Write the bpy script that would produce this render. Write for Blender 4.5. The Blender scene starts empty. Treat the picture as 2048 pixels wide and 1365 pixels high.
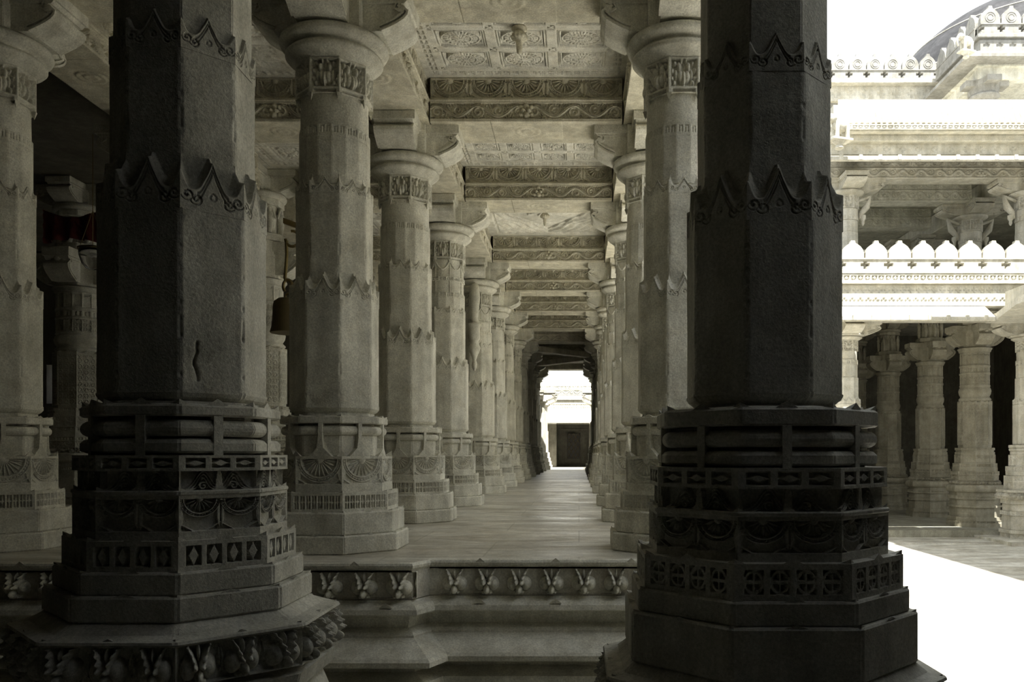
import bpy, math, random
import numpy as np
PI = math.pi
EYE = 1.5                      # eye height above the court floor; the court floor is z = 0
F = 1680.0
C = bpy.context.scene.collection
rng = np.random.RandomState(7)

# ------------------------------------------------------------------ mesh builder
class M:
    def __init__(s): s.v = []; s.f = []; s.sm = []; s.n = 0
    def add(s, verts, faces, smooth=False):
        verts = np.asarray(verts, float)
        s.v.append(verts); 
        for f in faces: s.f.append((np.asarray(f) + s.n, smooth))
        s.n += len(verts)
    def grid(s, P, smooth=True, closeu=False):
        """P: (nv,nu,3) array of points -> quads"""
        nv, nu = P.shape[:2]
        idx = np.arange(nv*nu).reshape(nv, nu)
        if closeu: idx = np.concatenate([idx, idx[:, :1]], 1)
        q = np.stack([idx[:-1, :-1], idx[:-1, 1:], idx[1:, 1:], idx[1:, :-1]], -1).reshape(-1, 4)
        s.v.append(P.reshape(-1, 3)); s.f.append((q + s.n, smooth)); s.n += nv*nu
    def box(s, x0, x1, y0, y1, z0, z1, b=0.0):
        if b <= 0:
            v = [(x, y, z) for z in (z0, z1) for y in (y0, y1) for x in (x0, x1)]
            s.add(v, [[[0, 2, 3, 1], [4, 5, 7, 6], [0, 1, 5, 4], [1, 3, 7, 5], [3, 2, 6, 7], [2, 0, 4, 6]]])
        else:
            def ring(i, z):
                x0_, x1_, y0_, y1_ = x0+i, x1-i, y0+i, y1-i; c = b
                return [(x0_+c, y0_, z), (x1_-c, y0_, z), (x1_, y0_+c, z), (x1_, y1_-c, z), (x1_-c, y1_, z), (x0_+c, y1_, z), (x0_, y1_-c, z), (x0_, y0_+c, z)]
            s.rings([ring(b, z0), ring(0, z0+b), ring(0, z1-b), ring(b, z1)])
    def rings(s, R, smooth=False, cap=True):
        P = np.array(R, float); s.grid(P, smooth, True)
        if cap:
            n = P.shape[1]
            s.add(P[0], [[list(range(n))[::-1]]]); s.add(P[-1], [[list(range(n))]])
    def xform(s, fn):
        s.v = [fn(a) for a in s.v]; return s
    def build(s, name, mat, parent=None, loc=(0, 0, 0)):
        V = np.concatenate(s.v).astype(np.float32)
        me = bpy.data.meshes.new(name)
        tot = []; loops = []; sm = []
        for f, smooth in s.f:
            f = np.atleast_2d(f); k = f.shape[1]
            loops.append(f.reshape(-1)); tot.append(np.full(len(f), k)); sm.append(np.full(len(f), smooth))
        loops = np.concatenate(loops).astype(np.int32); tot = np.concatenate(tot).astype(np.int32); sm = np.concatenate(sm)
        me.vertices.add(len(V)); me.vertices.foreach_set('co', V.reshape(-1))
        me.loops.add(len(loops)); me.loops.foreach_set('vertex_index', loops)
        me.polygons.add(len(tot)); st = np.concatenate([[0], np.cumsum(tot)[:-1]]).astype(np.int32)
        me.polygons.foreach_set('loop_start', st); me.polygons.foreach_set('loop_total', tot)
        me.polygons.foreach_set('use_smooth', sm)
        me.update(calc_edges=True); me.validate()
        me.materials.append(mat)
        o = bpy.data.objects.new(name, me); C.objects.link(o); o.location = loc
        if parent is not None: o.parent = parent
        return o

def poly_n(n, R, z, c=0.0, cx=0, cy=0):
    """n-gon ring, flats facing the axes, corners slightly rounded by c"""
    pts = []
    for k in range(n):
        a = (k-0.5)*2*PI/n
        if c > 0:
            d = c/R
            pts += [(cx+R*math.cos(a-d)*0.9995, cy+R*math.sin(a-d)*0.9995, z), (cx+(R-c*.25)*math.cos(a), cy+(R-c*.25)*math.sin(a), z), (cx+R*math.cos(a+d)*0.9995, cy+R*math.sin(a+d)*0.9995, z)]
        else: pts.append((cx+R*math.cos(a), cy+R*math.sin(a), z))
    return pts
def prism(m, n, z0, z1, R0, R1=None, b=0.005, c=0.006):
    R1 = R0 if R1 is None else R1
    b = min(b, (z1-z0)*.3)
    m.rings([poly_n(n, R0-b, z0, c), poly_n(n, R0, z0+b, c), poly_n(n, R1, z1-b, c), poly_n(n, R1-b, z1, c)])
def prof(m, n, P, c=0.005, smooth=False):
    if n > 20: m.rings([poly_n(n, r, z) for r, z in P], True)
    else: m.rings([poly_n(n, r, z, c) for r, z in P], smooth)
def roll(m, n, z0, z1, R, d=None, c=0.004):
    h = (z1-z0)/2; d = d or h
    P = [(R-d+d*math.cos(t), (z0+z1)/2+h*math.sin(t)) for t in np.linspace(-PI/2, PI/2, 9)]
    prof(m, n, P, c)
def facet_band(m, n, z0, z1, R, H, R1=None):
    """H: heights (nv,nu) laid on every facet of an n-gon drum; H may be a list of n arrays"""
    R1 = R if R1 is None else R1
    for k in range(n):
        h = H[k % len(H)] if isinstance(H, list) else H
        nv, nu = h.shape; a = k*2*PI/n
        u = np.linspace(-1, 1, nu)[None, :]; v = np.linspace(0, 1, nv)[:, None]
        ap = (R+(R1-R)*v)*math.cos(PI/n)+h
        t = u*ap*math.tan(PI/n)
        P = np.stack([ap*math.cos(a)-t*math.sin(a), ap*math.sin(a)+t*math.cos(a), np.broadcast_to(z0+(z1-z0)*v, h.shape)], -1)
        m.grid(P)
    m.add(poly_n(n, R, z0), [[list(range(n))[::-1]]]); m.add(poly_n(n, R1-.0, z1) if not getattr(m, 'capR', None) else poly_n(n, m.capR, z1), [[list(range(n))]])
    m.capR = None
def panel(m, O, U, V, H, skirt=0.0, N=None):
    O, U, V = [np.array(a, float) for a in (O, U, V)]
    if N is None: N = np.cross(U, V); N /= np.linalg.norm(N)
    if skirt > 0:
        H = np.pad(H, 1, mode='edge'); 
        u = np.concatenate([[0], np.linspace(0, 1, H.shape[1]-2), [1]]); v = np.concatenate([[0], np.linspace(0, 1, H.shape[0]-2), [1]])
        H = H.copy(); H[0, :] = H[-1, :] = -skirt; H[:, 0] = H[:, -1] = -skirt
    else: u = np.linspace(0, 1, H.shape[1]); v = np.linspace(0, 1, H.shape[0])
    P = O+u[None, :, None]*U+v[:, None, None]*V+H[:, :, None]*N
    m.grid(P)
def extr(m, poly, O, U, V, N, t0, t1, smooth=False):
    """extrude polygon poly (a,b) -> O+aU+bV between t0 and t1 along N"""
    O, U, V, N = [np.array(a, float) for a in (O, U, V, N)]
    A = [O+U*a+V*b+N*t0 for a, b in poly]; B = [O+U*a+V*b+N*t1 for a, b in poly]
    m.rings([A, B], smooth)
def tube(m, pts, r, n=10, close=False):
    pts = [np.array(p, float) for p in pts]; R = []
    rr = r if hasattr(r, '__len__') else [r]*len(pts)
    up = None
    for i, p in enumerate(pts):
        d = pts[min(i+1, len(pts)-1)]-pts[max(i-1, 0)]; d /= np.linalg.norm(d)
        if up is None: up = np.cross(d, [0.3, 0.9, 0.1])
        a = up-d*np.dot(up, d); a /= np.linalg.norm(a); up = a; b = np.cross(d, a)
        R.append([p+rr[i]*(a*math.cos(t)+b*math.sin(t)) for t in np.linspace(0, 2*PI, n, endpoint=False)])
    m.rings(R, True)

# ------------------------------------------------------------------ noise and relief height fields
def ss(a, b, x): t = np.clip((x-a)/(b-a), 0, 1); return t*t*(3-2*t)
def vnoise(X, Y, seed=0):
    r = np.random.RandomState(seed); T = r.rand(64, 64)
    xi = np.floor(X).astype(int); yi = np.floor(Y).astype(int); fx = X-xi; fy = Y-yi
    fx = fx*fx*(3-2*fx); fy = fy*fy*(3-2*fy)
    g = lambda a, b: T[a % 64, b % 64]
    return (g(xi, yi)*(1-fx)+g(xi+1, yi)*fx)*(1-fy)+(g(xi, yi+1)*(1-fx)+g(xi+1, yi+1)*fx)*fy
def fbm(X, Y, seed=0, o=4):
    return sum(vnoise(X*2**k, Y*2**k, seed+k)/2**k for k in range(o))/2
def XY(w, h, nu, nv): return np.meshgrid(np.linspace(0, w, nu), np.linspace(0, h, nv))
def ridge(d, w): return np.sqrt(np.clip(1-(d/w)**2, 0, 1))

def lotus(w, h, nu, nv, p, d=.02, lo=0.0, rows=9):
    """half flowers hanging from the top edge, ringed arcs; lo: plain strip at the bottom"""
    X, Y = XY(w, h, nu, nv); n = max(1, round(w/p)); p = w/n
    y = (h-Y)-.012*h/.15; xl = (X % p)-p/2; H0 = h-lo
    r = np.hypot(xl, y); R = min(.49*p, H0*.9)
    a = np.arctan2(xl, y)
    k = rows; t = r/(R*.77); pd = np.abs(((a/PI*k)+.5) % 1-.5)*2
    msk = np.clip(.86*(1-np.clip(t, 0, 1)**2.6), 0, 1)
    petal = np.where((pd < msk) & (t < 1), .50+.50*(1-pd/np.maximum(msk, .01)), 0)*np.clip(.25+t*1.6, 0, 1)
    H = np.full(X.shape, 0.)
    H = np.where(r < R*.79, np.maximum(-d+d*.85*petal, -d+d*1.0*ridge(r, R*.22)), H)
    H = np.where((r > R*.79) & (r < R*.86), -.12*d, H)
    H = np.where((r > R*.86) & (r < R*.885), -.6*d, H)
    H = np.where((r > R*.885) & (r < R*.95), -.12*d-.25*d*(np.sin(a*40) > .5), H)
    H = np.where((r > R*.95) & (r < R*.975), -.6*d, H)
    xb = p/2-np.abs(xl); H = np.where((r > R*1.03) & (y < H0*.93), -.55*d, H)
    leaf = (xb < .10*p*np.sin(np.clip((y-.05*H0)/(H0*.9), 0, 1)*PI)) & (r > R*.99)
    H = np.where(leaf, np.where(xb < .012*p/.2*.3, -.5*d, -.08*d), H)
    d2 = np.abs(xb-.02*p-(y-H0*.72)*1.6*(y > H0*.72)); H = np.where((r > R*1.04) & (y > H0*.7) & (y < H0*.95) & (d2 < .03*p), -.1*d, H)
    H = np.where(y > H0*.955, 0, H); H = np.where(y < .0, 0, H)
    e = .012
    return H*ss(0, e, X)*ss(0, e, w-X)
def spiral(xl, yl, R, turns=1.6, sgn=1):
    r = np.hypot(xl, yl); a = np.arctan2(yl, xl*sgn)
    s = np.abs(((r/R*turns)-a/(2*PI)) % 1-.5)*2
    return np.where(r < R, s, 1.0), r
def vine(w, h, nu, nv, lam=.35, d=.018, face=True):
    X, Y = XY(w, h, nu, nv); x = X-w/2; y = Y-h/2; x = np.abs(x)
    A = h*.31; k = 2*PI/lam; ph = .4
    yc = A*np.sin(k*x+ph); sl = A*k*np.cos(k*x+ph); dist = np.abs(y-yc)/np.sqrt(1+sl**2)
    H = np.full(X.shape, -d)
    # leafy scrolls
    q = np.round((x*k+ph-PI/2)/PI); xp = (q*PI+PI/2-ph)/k; sg = np.where(np.cos(q*PI) > 0, 1, -1)
    s, r = spiral(x-xp, (y+sg*h*.05)*sg, h*.34, 1.7)
    H = np.maximum(H, np.where(s > .45, -d+d*.75*ss(.45, .8, s)*(r < h*.34), -d))
    lf = np.sin((x*1.4+y*sg*2.0)*2*PI/(h*.28))*np.cos((x*.4-y*sg*1.3)*2*PI/(h*.3))
    H = np.maximum(H, np.where((dist > h*.1) & (r >= h*.34) & (lf > 0), -d+d*.6*np.sqrt(np.clip(lf, 0, 1)), -d))
    H = np.maximum(H, -d+d*1.15*ridge(dist, h*.09)); 
    H = np.where(dist < h*.02, -d*.35, H)
    if face:
        fx = (X-w/2)
        H = np.where(np.abs(fx) < h*.42, -d, H)
        for cx, cy, rr, hh in ((-.16, .02, .13, 1.9), (.16, .02, .13, 1.9), (0, -.22, .2, 1.6), (0, .3, .16, 1.2), (-.3, .25, .14, 1.), (.3, .25, .14, 1.), (-.3, -.2, .14, 1.), (.3, -.2, .14, 1.)):
            H = np.maximum(H, -d+hh*d*ridge(np.hypot(fx-cx*h, y-cy*h), rr*h))
    b = h*.055; H = np.where((Y < b) | (Y > h-b), 0, H)
    return H*ss(0, .008, X)*ss(0, .008, w-X)
def lattice(w, h, nu, nv, n, d=.02, kind='diamond', mx=.05, my=.16):
    X, Y = XY(w, h, nu, nv); m = w*mx; p = (w-2*m)/n
    xl = ((X-m) % p)/p-.5; yl = Y/h-.5
    o = (np.abs(xl) < .37) & (np.abs(yl) < .5-my) & (X > m) & (X < w-m)
    if kind == 'diamond': dm = np.abs(xl)/.25+np.abs(yl)/(.5-my) < 1; cx = np.abs(yl) < .0
    elif kind == 'round': dm = np.abs(np.hypot(xl/.37, yl/(.5-my))-.9) < .16; cx = (np.abs(yl) < .05) | (np.abs(xl) < .05)
    elif kind == 'dash': dm = np.abs(xl)/.34+np.abs(yl)/.2 < 1; cx = np.abs(yl) < .03
    elif kind == 'bars': dm = np.abs(xl) < .07+.1*np.exp(-(yl/.1)**2); cx = np.abs(yl) < .04
    else: dm = np.zeros_like(o); cx = np.zeros_like(o)
    return np.where(o & ~dm & ~cx, -d, np.where(o, -.12*d, 0.0))
def cross_row(w, h, nu, nv, n, d=.03, s=.28):
    X, Y = XY(w, h, nu, nv); p = w/n; xl = np.abs((X % p)-p/2)/h; yl = np.abs(Y-h/2)/h
    return np.where(((xl < s) & (yl < s/3)) | ((xl < s/3) & (yl < s)), -d, 0.0)
def heads(w, h, nu, nv, p, d=.035):
    """row of horned ball shaped faces with a leaf between"""
    X, Y = XY(w, h, nu, nv); n = max(1, round(w/p)); p = w/n
    sx = p/h*.88; x = ((X % p)-p/2)/h/sx; y = (Y/h-.5)/1.12; H = np.full(X.shape, -.6*d)
    def ball(cx, cy, rx, ry, hh): 
        return -.6*d+hh*d*np.sqrt(np.clip(1-((x-cx)/rx)**2-((y-cy)/ry)**2, 0, 1))
    for b in ((-.23, -.08, .23, .27, 1.45), (.23, -.08, .23, .27, 1.45), (0, -.27, .13, .19, 2.0), (-.12, -.38, .08, .09, 1.3), (.12, -.38, .08, .09, 1.3), (0, .25, .05, .2, 1.2)):
        H = np.maximum(H, ball(*b))
    for s in (-1, 1):
        t = np.clip((y+.02)/.42, 0, 1); xc = s*(.09+.05*t**.5+.14*t*t); wd = .085*(1-.45*t)
        dd = np.abs(x-xc); on = (y > -.10) & (y < .43)
        H = np.maximum(H, np.where(on & (dd < wd), -.6*d+2.0*d*np.sqrt(np.clip(1-(dd/wd)**2, 0, 1))*(1-.4*t)*(1-.12*np.sin(y*40)), -9))
    xb = (p/h)/2/sx-np.abs(x); lf = (np.abs(y-.05)/.33+xb/.11)
    H = np.maximum(H, np.where(lf < 1, -.6*d+.7*d*(1-lf)**.5, -9)); H = np.where((xb < .015) & (lf < .8), -.6*d, H)
    H = np.where((np.abs(Y/h-.5) > .465), 0, H)
    return H*ss(0, .01, X)*ss(0, .01, w-X)
def arches(w, h, nu, nv, d=.012):
    """twin paisley scrolls either side of a stem"""
    X, Y = XY(w, h, nu, nv); x = (X-w/2)/w; y = Y/h; H = np.full(X.shape, -d)
    ax = np.abs(x); 
    for k, g in ((0, .0), (1, .13), (2, .26)):
        top = (.97-g*1.4)*np.exp(-((ax-.20)/(.13-.03*k))**2)
        dist = np.abs(y-top)
        H = np.maximum(H, np.where((dist < .06) & (ax < .46), -d+d*.95*ridge(dist, .07), -d))
    s, r = spiral((ax-.2)*w/h, (y-.2), .25, 1.4); H = np.maximum(H, np.where(s > .5, -d+.8*d*(r < .25), -d))
    H = np.maximum(H, np.where(ax < .028+.03*(1-y), .0, -d))
    return H*ss(0, .02, .5-ax)
def crest(w, h, nu, nv, depth, seed=0, tall=1.0):
    """top of a shaft block: ogee leaf in the middle of the facet, horns at the corners, drop to the inner plane above"""
    X, Y = XY(w, h, nu, nv); u = np.abs(X/w*2-1); y = Y/h
    mid = np.exp(-(u/.30)**2.2)*.40+np.exp(-(u/.07)**1.6)*.13
    horn = .30*np.exp(-((1-u)/.17)**2)
    cur = .36+np.maximum(mid, horn)*tall
    n = (fbm(X*30, Y*30, seed)-.5)*.03
    cut = ss(-.01, .05, y-cur-n)*(.55+.45*ss(.0, .25, y-cur-n))
    H = -depth*cut
    for g in (.08, .17):
        dist = np.abs((y-(cur-g)))/np.sqrt(1+0*u); on = (u < .5) & (y > .2)
        H = np.where(on & (cut < .01) & (dist < .035), H-.006*(1-dist/.035)**.5, H)
    for cx, cy in ((.52, .20), (.80, .26)):
        s, r = spiral((u-cx)*w/2/h, (y-cy), .11, 1.3); H = np.where((cut < .01) & (r < .11), H-.005*(s < .45), H)
    s, r = spiral(u*w/2/h, (y-.26), .10, 1.0); H = np.where((cut < .01) & (r < .1), H-.003*(s < .4), H)
    return H
def meander(w, h, nu, nv, d=.006):
    X, Y = XY(w, h, nu, nv); x = X/w; y = Y/h
    o = (y > .35) & (y < .92) & (((np.abs(np.abs(x-.5)-.12) < .035)) | (np.abs(np.abs(x-.5)-.32) < .035)) | ((y > .82) & (y < .92) & (np.abs(np.abs(x-.5)-.22) < .12))
    return np.where(o, -d, 0.)
def worn(w, h, nu, nv, seed, amp=.0036, chip=.010, crack=None):
    X, Y = XY(w, h, nu, nv); H = (fbm(X*9+seed, Y*7+seed*1.7, seed)-.5)*amp*2
    H *= ss(0, .03, X)*ss(0, .03, w-X)
    e = np.exp(-(np.minimum(X, w-X)/.006)**2); nz = vnoise(Y*0+3.3, Y*38, 50)
    H -= chip*e*(.25+np.clip(nz-.55, 0, 1)*2)
    if crack is not None:
        cx, y0, y1 = crack
        path = w*cx+.02*(vnoise(Y*22, Y*0, 9)-.5)+.010*(vnoise(Y*70, Y*0, 11)-.5)
        dd = np.abs(X-path); on = ss(y0, y0+.015, Y)*ss(0, .015, y1-Y)
        H -= .016*np.exp(-(dd/.0035)**2)*on*(.3+vnoise(Y*40, Y*0, 4))
        H -= .004*np.exp(-(dd/.012)**2)*on*fbm(X*60, Y*60, 3)
    return H
def collar(w, h, nu, nv, d=.03):
    X, Y = XY(w, h, nu, nv); x = np.abs(X/w-.5); y = Y/h
    H = np.full(X.shape, -d)
    def b(cx, cy, rx, ry, hh): return -d+hh*d*np.sqrt(np.clip(1-((x-cx)/rx)**2-((y-cy)/ry)**2, 0, 1))
    for q in ((.12, .45, .11, .2, 1.2), (.0, .38, .07, .26, 1.5), (.16, .72, .09, .16, 1.1), (.27, .5, .07, .18, .9), (.3, .82, .06, .08, 1.), (.32, .26, .07, .1, 1.), (.08, .9, .05, .1, 1.), (.4, .62, .05, .1, .9), (.4, .4, .05, .08, .9)):
        H = np.maximum(H, b(*q))
    H = np.where((x > .44) | (y > .93) | (y < .17), 0, H)
    H = np.where((y < .17) & (x < .38), np.where(y < .1, -d*.6, 0), H)
    return H
def meshpat(w, h, nu, nv, d=.012, seed=0):
    X, Y = XY(w, h, nu, nv); n = fbm(X*55, Y*55, seed, 2)
    s, r = spiral((X % .07)-.035, (Y % .07)-.035, .034, 1.4, 1)
    H = np.where((s > .5) & (r < .034), 0, -d)*.8
    return np.maximum(H, np.where(n > .56, -.2*d, -d))*ss(0, .01, X)*ss(0, .01, w-X)*ss(0, .01, Y)*ss(0, .01, h-Y)
def rosettes(w, h, nu, nv, nx, ny, d=.03, border=.17, big=False):
    X, Y = XY(w, h, nu, nv); H = np.zeros(X.shape)
    xb = np.minimum(X, w-X); yb = np.minimum(Y, h-Y); e = np.minimum(xb, yb)
    along = np.where(xb < yb, Y, X)
    t = (along % .075)/.075
    dash = (np.abs(e-border*.62) < .028) & (np.abs(t-.5) < .33) & ~((np.abs(e-border*.62) < .006)) & ((np.abs(e-border*.62)/.028+np.abs(np.abs(t-.5)-.16)/.3) > .55)
    H = np.where(dash, -d*.7, H)
    W = w-2*border; Hh = h-2*border; px = W/nx; py = Hh/ny
    ins = e > border
    xl = ((X-border) % px)-px/2; yl = ((Y-border) % py)-py/2
    ex = px/2-np.abs(xl); ey = py/2-np.abs(yl); ee = np.minimum(ex, ey)
    H = np.where(ins, 0, H)
    H = np.where(ins & (np.abs(ee-.045) < .006), -d*.4, H)
    cell = ins & (ee > .06)
    s = np.minimum(px, py)
    r = np.hypot(xl/(px/s), yl/(py/s)); R = s/2-.07; a = np.arctan2(yl, xl)
    H = np.where(cell, -d, H)
    H = np.where(ins & (np.abs(ee-.072) < .008), -.3*d, H)
    def ring(q0, q1, hh): return (r > R*q0) & (r < R*q1)
    pet = np.abs(np.sin(a*11)); pet2 = np.abs(np.sin(a*6+.3))
    H = np.where(cell & (r < R*1.12), -d*.55, H)
    H = np.where(cell & ring(1.0, 1.12, 0), -.05*d, H)
    H = np.where(cell & ring(.68, .97, 0), -.75*d+.7*d*(pet > (r/R-.68)/.29*.8), H)
    H = np.where(cell & ring(.56, .66, 0), 0, H)
    H = np.where(cell & ring(.2, .54, 0), -.8*d+.8*d*(pet2 > (r/R-.2)/.34*.8), H)
    H = np.where(cell & (r < R*.18), .1*d, H)
    kn = (np.abs(px/2-np.abs(xl)) < .035) & (np.abs(py/2-np.abs(yl)) < .035) & ins
    H = np.where(kn & (np.abs(np.abs(px/2-np.abs(xl))-np.abs(py/2-np.abs(yl))) > .009) & (np.abs(px/2-np.abs(xl)) < .03), -.4*d, H)
    return H
def bigleaf(w, h, nu, nv, d=.035):
    X, Y = XY(w, h, nu, nv); x = X-w/2; y = Y-h/2; e = np.minimum(np.minimum(X, w-X), np.minimum(Y, h-Y))
    H = np.where(e > .14, -d, 0.)
    q = np.abs(x)+np.abs(y)*w/h
    H = np.where((e > .17) & (np.abs(q-w*.40) > .03), -.5*d+.45*d*np.sin((np.abs(x)*1.3+np.abs(y)*.9)*38+2*np.sin(y*12)), H)
    H = np.where((q < w*.37), -d, H); r = np.hypot(x, y); a = np.arctan2(y, x)
    H = np.where((r < .34) & (r > .1), -d+d*.9*(np.abs(np.sin(a*6)) > (r-.1)/.24*.9), H)
    return H
def discs(w, h, nu, nv, R, d=.010, flower=False):
    X, Y = XY(w, h, nu, nv); r = np.hypot(X-w/2, Y-h/2)
    H = np.zeros(X.shape); q = r/R
    H = np.where(q < 1, -d*(1-ss(.0, 1., (q*3) % 1)), 0)
    return H

# ------------------------------------------------------------------ materials
def stone(name, c1, c2, c3, scale=1.0, rough=.7, bump=.35, pit=.5, stain=.6, spec=.25, streak=1.0):
    m = bpy.data.materials.new(name); m.use_nodes = True; nt = m.node_tree; N = nt.nodes; L = nt.links
    bs = N['Principled BSDF']; bs.inputs['Roughness'].default_value = rough; bs.inputs['Specular IOR Level'].default_value = spec
    tc = N.new('ShaderNodeTexCoord'); geo = N.new('ShaderNodeNewGeometry')
    src = geo.outputs['Position']
    def noise(s, det=4, ro=.6, dist=0):
        n = N.new('ShaderNodeTexNoise'); n.inputs['Scale'].default_value = s*scale; n.inputs['Detail'].default_value = det
        n.inputs['Roughness'].default_value = ro; n.inputs['Distortion'].default_value = dist; L.new(src, n.inputs['Vector']); return n
    n1 = noise(1.7, 5, .62, .2); n2 = noise(9, 5, .65); n3 = noise(95, 3, .7); n4 = noise(420, 2, .6)
    def ramp(inp, a, b, ca, cb):
        r = N.new('ShaderNodeValToRGB'); r.color_ramp.elements[0].position = a; r.color_ramp.elements[1].position = b
        r.color_ramp.elements[0].color = (*ca, 1); r.color_ramp.elements[1].color = (*cb, 1); L.new(inp, r.inputs[0]); return r
    def mix(f, a, b, mode='MIX'):
        x = N.new('ShaderNodeMix'); x.data_type = 'RGBA'; x.blend_type = mode
        if isinstance(f, float): x.inputs[0].default_value = f
        else: L.new(f, x.inputs[0])
        L.new(a, x.inputs[6]); L.new(b, x.inputs[7]); return x.outputs[2]
    base = ramp(n1.outputs[0], .32, .68, c1, c2)
    st = ramp(n2.outputs[0], .45, .75, (0, 0, 0), (stain, stain, stain))
    c3n = N.new('ShaderNodeRGB'); c3n.outputs[0].default_value = (*c3, 1)
    col = mix(st.outputs[0], base.outputs[0], c3n.outputs[0])
    sp = ramp(n3.outputs[0], .25, .75, (.68, .68, .68), (1.27, 1.27, 1.27))
    col = mix(1.0, col, sp.outputs[0], 'MULTIPLY')
    sp2 = ramp(n4.outputs[0], .3, .7, (.86, .86, .86), (1.12, 1.12, 1.12))
    col = mix(1.0, col, sp2.outputs[0], 'MULTIPLY')
    n5 = noise(3.4, 6, .72, .25); mo = ramp(n5.outputs[0], .36, .66, (.78, .785, .78), (1.10, 1.095, 1.08)); col = mix(1.0, col, mo.outputs[0], 'MULTIPLY')
    mp = N.new('ShaderNodeMapping'); mp.inputs['Scale'].default_value = (14, 14, 1.3); L.new(src, mp.inputs[0])
    n6 = N.new('ShaderNodeTexNoise'); n6.inputs['Scale'].default_value = 1; n6.inputs['Detail'].default_value = 4; L.new(mp.outputs[0], n6.inputs['Vector'])
    sk = ramp(n6.outputs[0], .35, .65, (.87, .865, .85), (1.07, 1.07, 1.07)); col = mix(streak, col, sk.outputs[0], 'MULTIPLY')
    L.new(col, bs.inputs['Base Color'])
    v = N.new('ShaderNodeTexVoronoi'); v.inputs['Scale'].default_value = 55*scale; L.new(src, v.inputs['Vector'])
    pr = N.new('ShaderNodeMapRange'); pr.inputs[1].default_value = .0; pr.inputs[2].default_value = .22; pr.inputs[3].default_value = -pit; pr.inputs[4].default_value = 0; L.new(v.outputs['Distance'], pr.inputs[0])
    a = N.new('ShaderNodeMath'); a.operation = 'MULTIPLY_ADD'; a.inputs[1].default_value = .8; L.new(n3.outputs[0], a.inputs[0]); 
    nm = N.new('ShaderNodeMath'); nm.operation = 'MULTIPLY'; L.new(pr.outputs[0], nm.inputs[0]); L.new(ramp(n2.outputs[0], .5, .6, (0, 0, 0), (1, 1, 1)).outputs[0], nm.inputs[1])
    L.new(nm.outputs[0], a.inputs[2])
    b2 = N.new('ShaderNodeMath'); b2.operation = 'MULTIPLY_ADD'; b2.inputs[1].default_value = 1.6; L.new(n2.outputs[0], b2.inputs[0]); L.new(a.outputs[0], b2.inputs[2])
    bp = N.new('ShaderNodeBump'); bp.inputs['Strength'].default_value = bump; bp.inputs['Distance'].default_value = .006
    L.new(b2.outputs[0], bp.inputs['Height']); L.new(bp.outputs[0], bs.inputs['Normal'])
    return m
def plain(name, col, rough=.5, metal=0, emit=None, trans=0, bumps=None):
    m = bpy.data.materials.new(name); m.use_nodes = True; N = m.node_tree.nodes; L = m.node_tree.links; b = N['Principled BSDF']
    b.inputs['Roughness'].default_value = rough; b.inputs['Metallic'].default_value = metal; b.inputs['Transmission Weight'].default_value = trans
    n = N.new('ShaderNodeTexNoise'); n.inputs['Scale'].default_value = 30; g = N.new('ShaderNodeNewGeometry'); L.new(g.outputs['Position'], n.inputs['Vector'])
    r = N.new('ShaderNodeValToRGB'); r.color_ramp.elements[0].color = (*[c*.8 for c in col], 1); r.color_ramp.elements[1].color = (*[min(1, c*1.15) for c in col], 1)
    L.new(n.outputs[0], r.inputs[0]); L.new(r.outputs[0], b.inputs['Base Color'])
    return m
def floor_mat(name, c1, c2, c3, rough, tile=(1.1, .8), joint=.7, spec=.5, bump=.15):
    m = stone(name, c1, c2, c3, 1.0, rough, bump, .1, .55, spec)
    N = m.node_tree.nodes; L = m.node_tree.links; bs = N['Principled BSDF']
    g = N.new('ShaderNodeNewGeometry')
    # long veins
    mp = N.new('ShaderNodeMapping'); mp.inputs['Scale'].default_value = (.55, 1.6, 1); L.new(g.outputs['Position'], mp.inputs[0])
    n = N.new('ShaderNodeTexNoise'); n.inputs['Scale'].default_value = 1.6; n.inputs['Detail'].default_value = 7; n.inputs['Roughness'].default_value = .62; n.inputs['Distortion'].default_value = 1.2; L.new(mp.outputs[0], n.inputs['Vector'])
    r = N.new('ShaderNodeValToRGB'); r.color_ramp.elements[0].position = .36; r.color_ramp.elements[1].position = .62
    r.color_ramp.elements[0].color = (.66, .62, .56, 1); r.color_ramp.elements[1].color = (1.12, 1.12, 1.12, 1); L.new(n.outputs[0], r.inputs[0])
    br = N.new('ShaderNodeTexBrick'); br.inputs['Scale'].default_value = 1; br.inputs['Brick Width'].default_value = tile[0]; br.inputs['Row Height'].default_value = tile[1]
    br.inputs['Mortar Size'].default_value = .006; br.inputs['Color1'].default_value = (1, 1, 1, 1); br.inputs['Color2'].default_value = (.86, .87, .87, 1); br.inputs['Mortar'].default_value = (joint, joint, joint*.95, 1)
    L.new(g.outputs['Position'], br.inputs['Vector'])
    src = bs.inputs['Base Color'].links[0].from_socket
    x = N.new('ShaderNodeMix'); x.data_type = 'RGBA'; x.blend_type = 'MULTIPLY'; x.inputs[0].default_value = 1; L.new(src, x.inputs[6]); L.new(r.outputs[0], x.inputs[7])
    y = N.new('ShaderNodeMix'); y.data_type = 'RGBA'; y.blend_type = 'MULTIPLY'; y.inputs[0].default_value = 1; L.new(x.outputs[2], y.inputs[6]); L.new(br.outputs[0], y.inputs[7])
    L.new(y.outputs[2], bs.inputs['Base Color'])
    rr = N.new('ShaderNodeMapRange'); rr.inputs[1].default_value = .3; rr.inputs[2].default_value = .7; rr.inputs[3].default_value = rough+.18; rr.inputs[4].default_value = rough-.08
    L.new(n.outputs[0], rr.inputs[0]); L.new(rr.outputs[0], bs.inputs['Roughness'])
    return m

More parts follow.
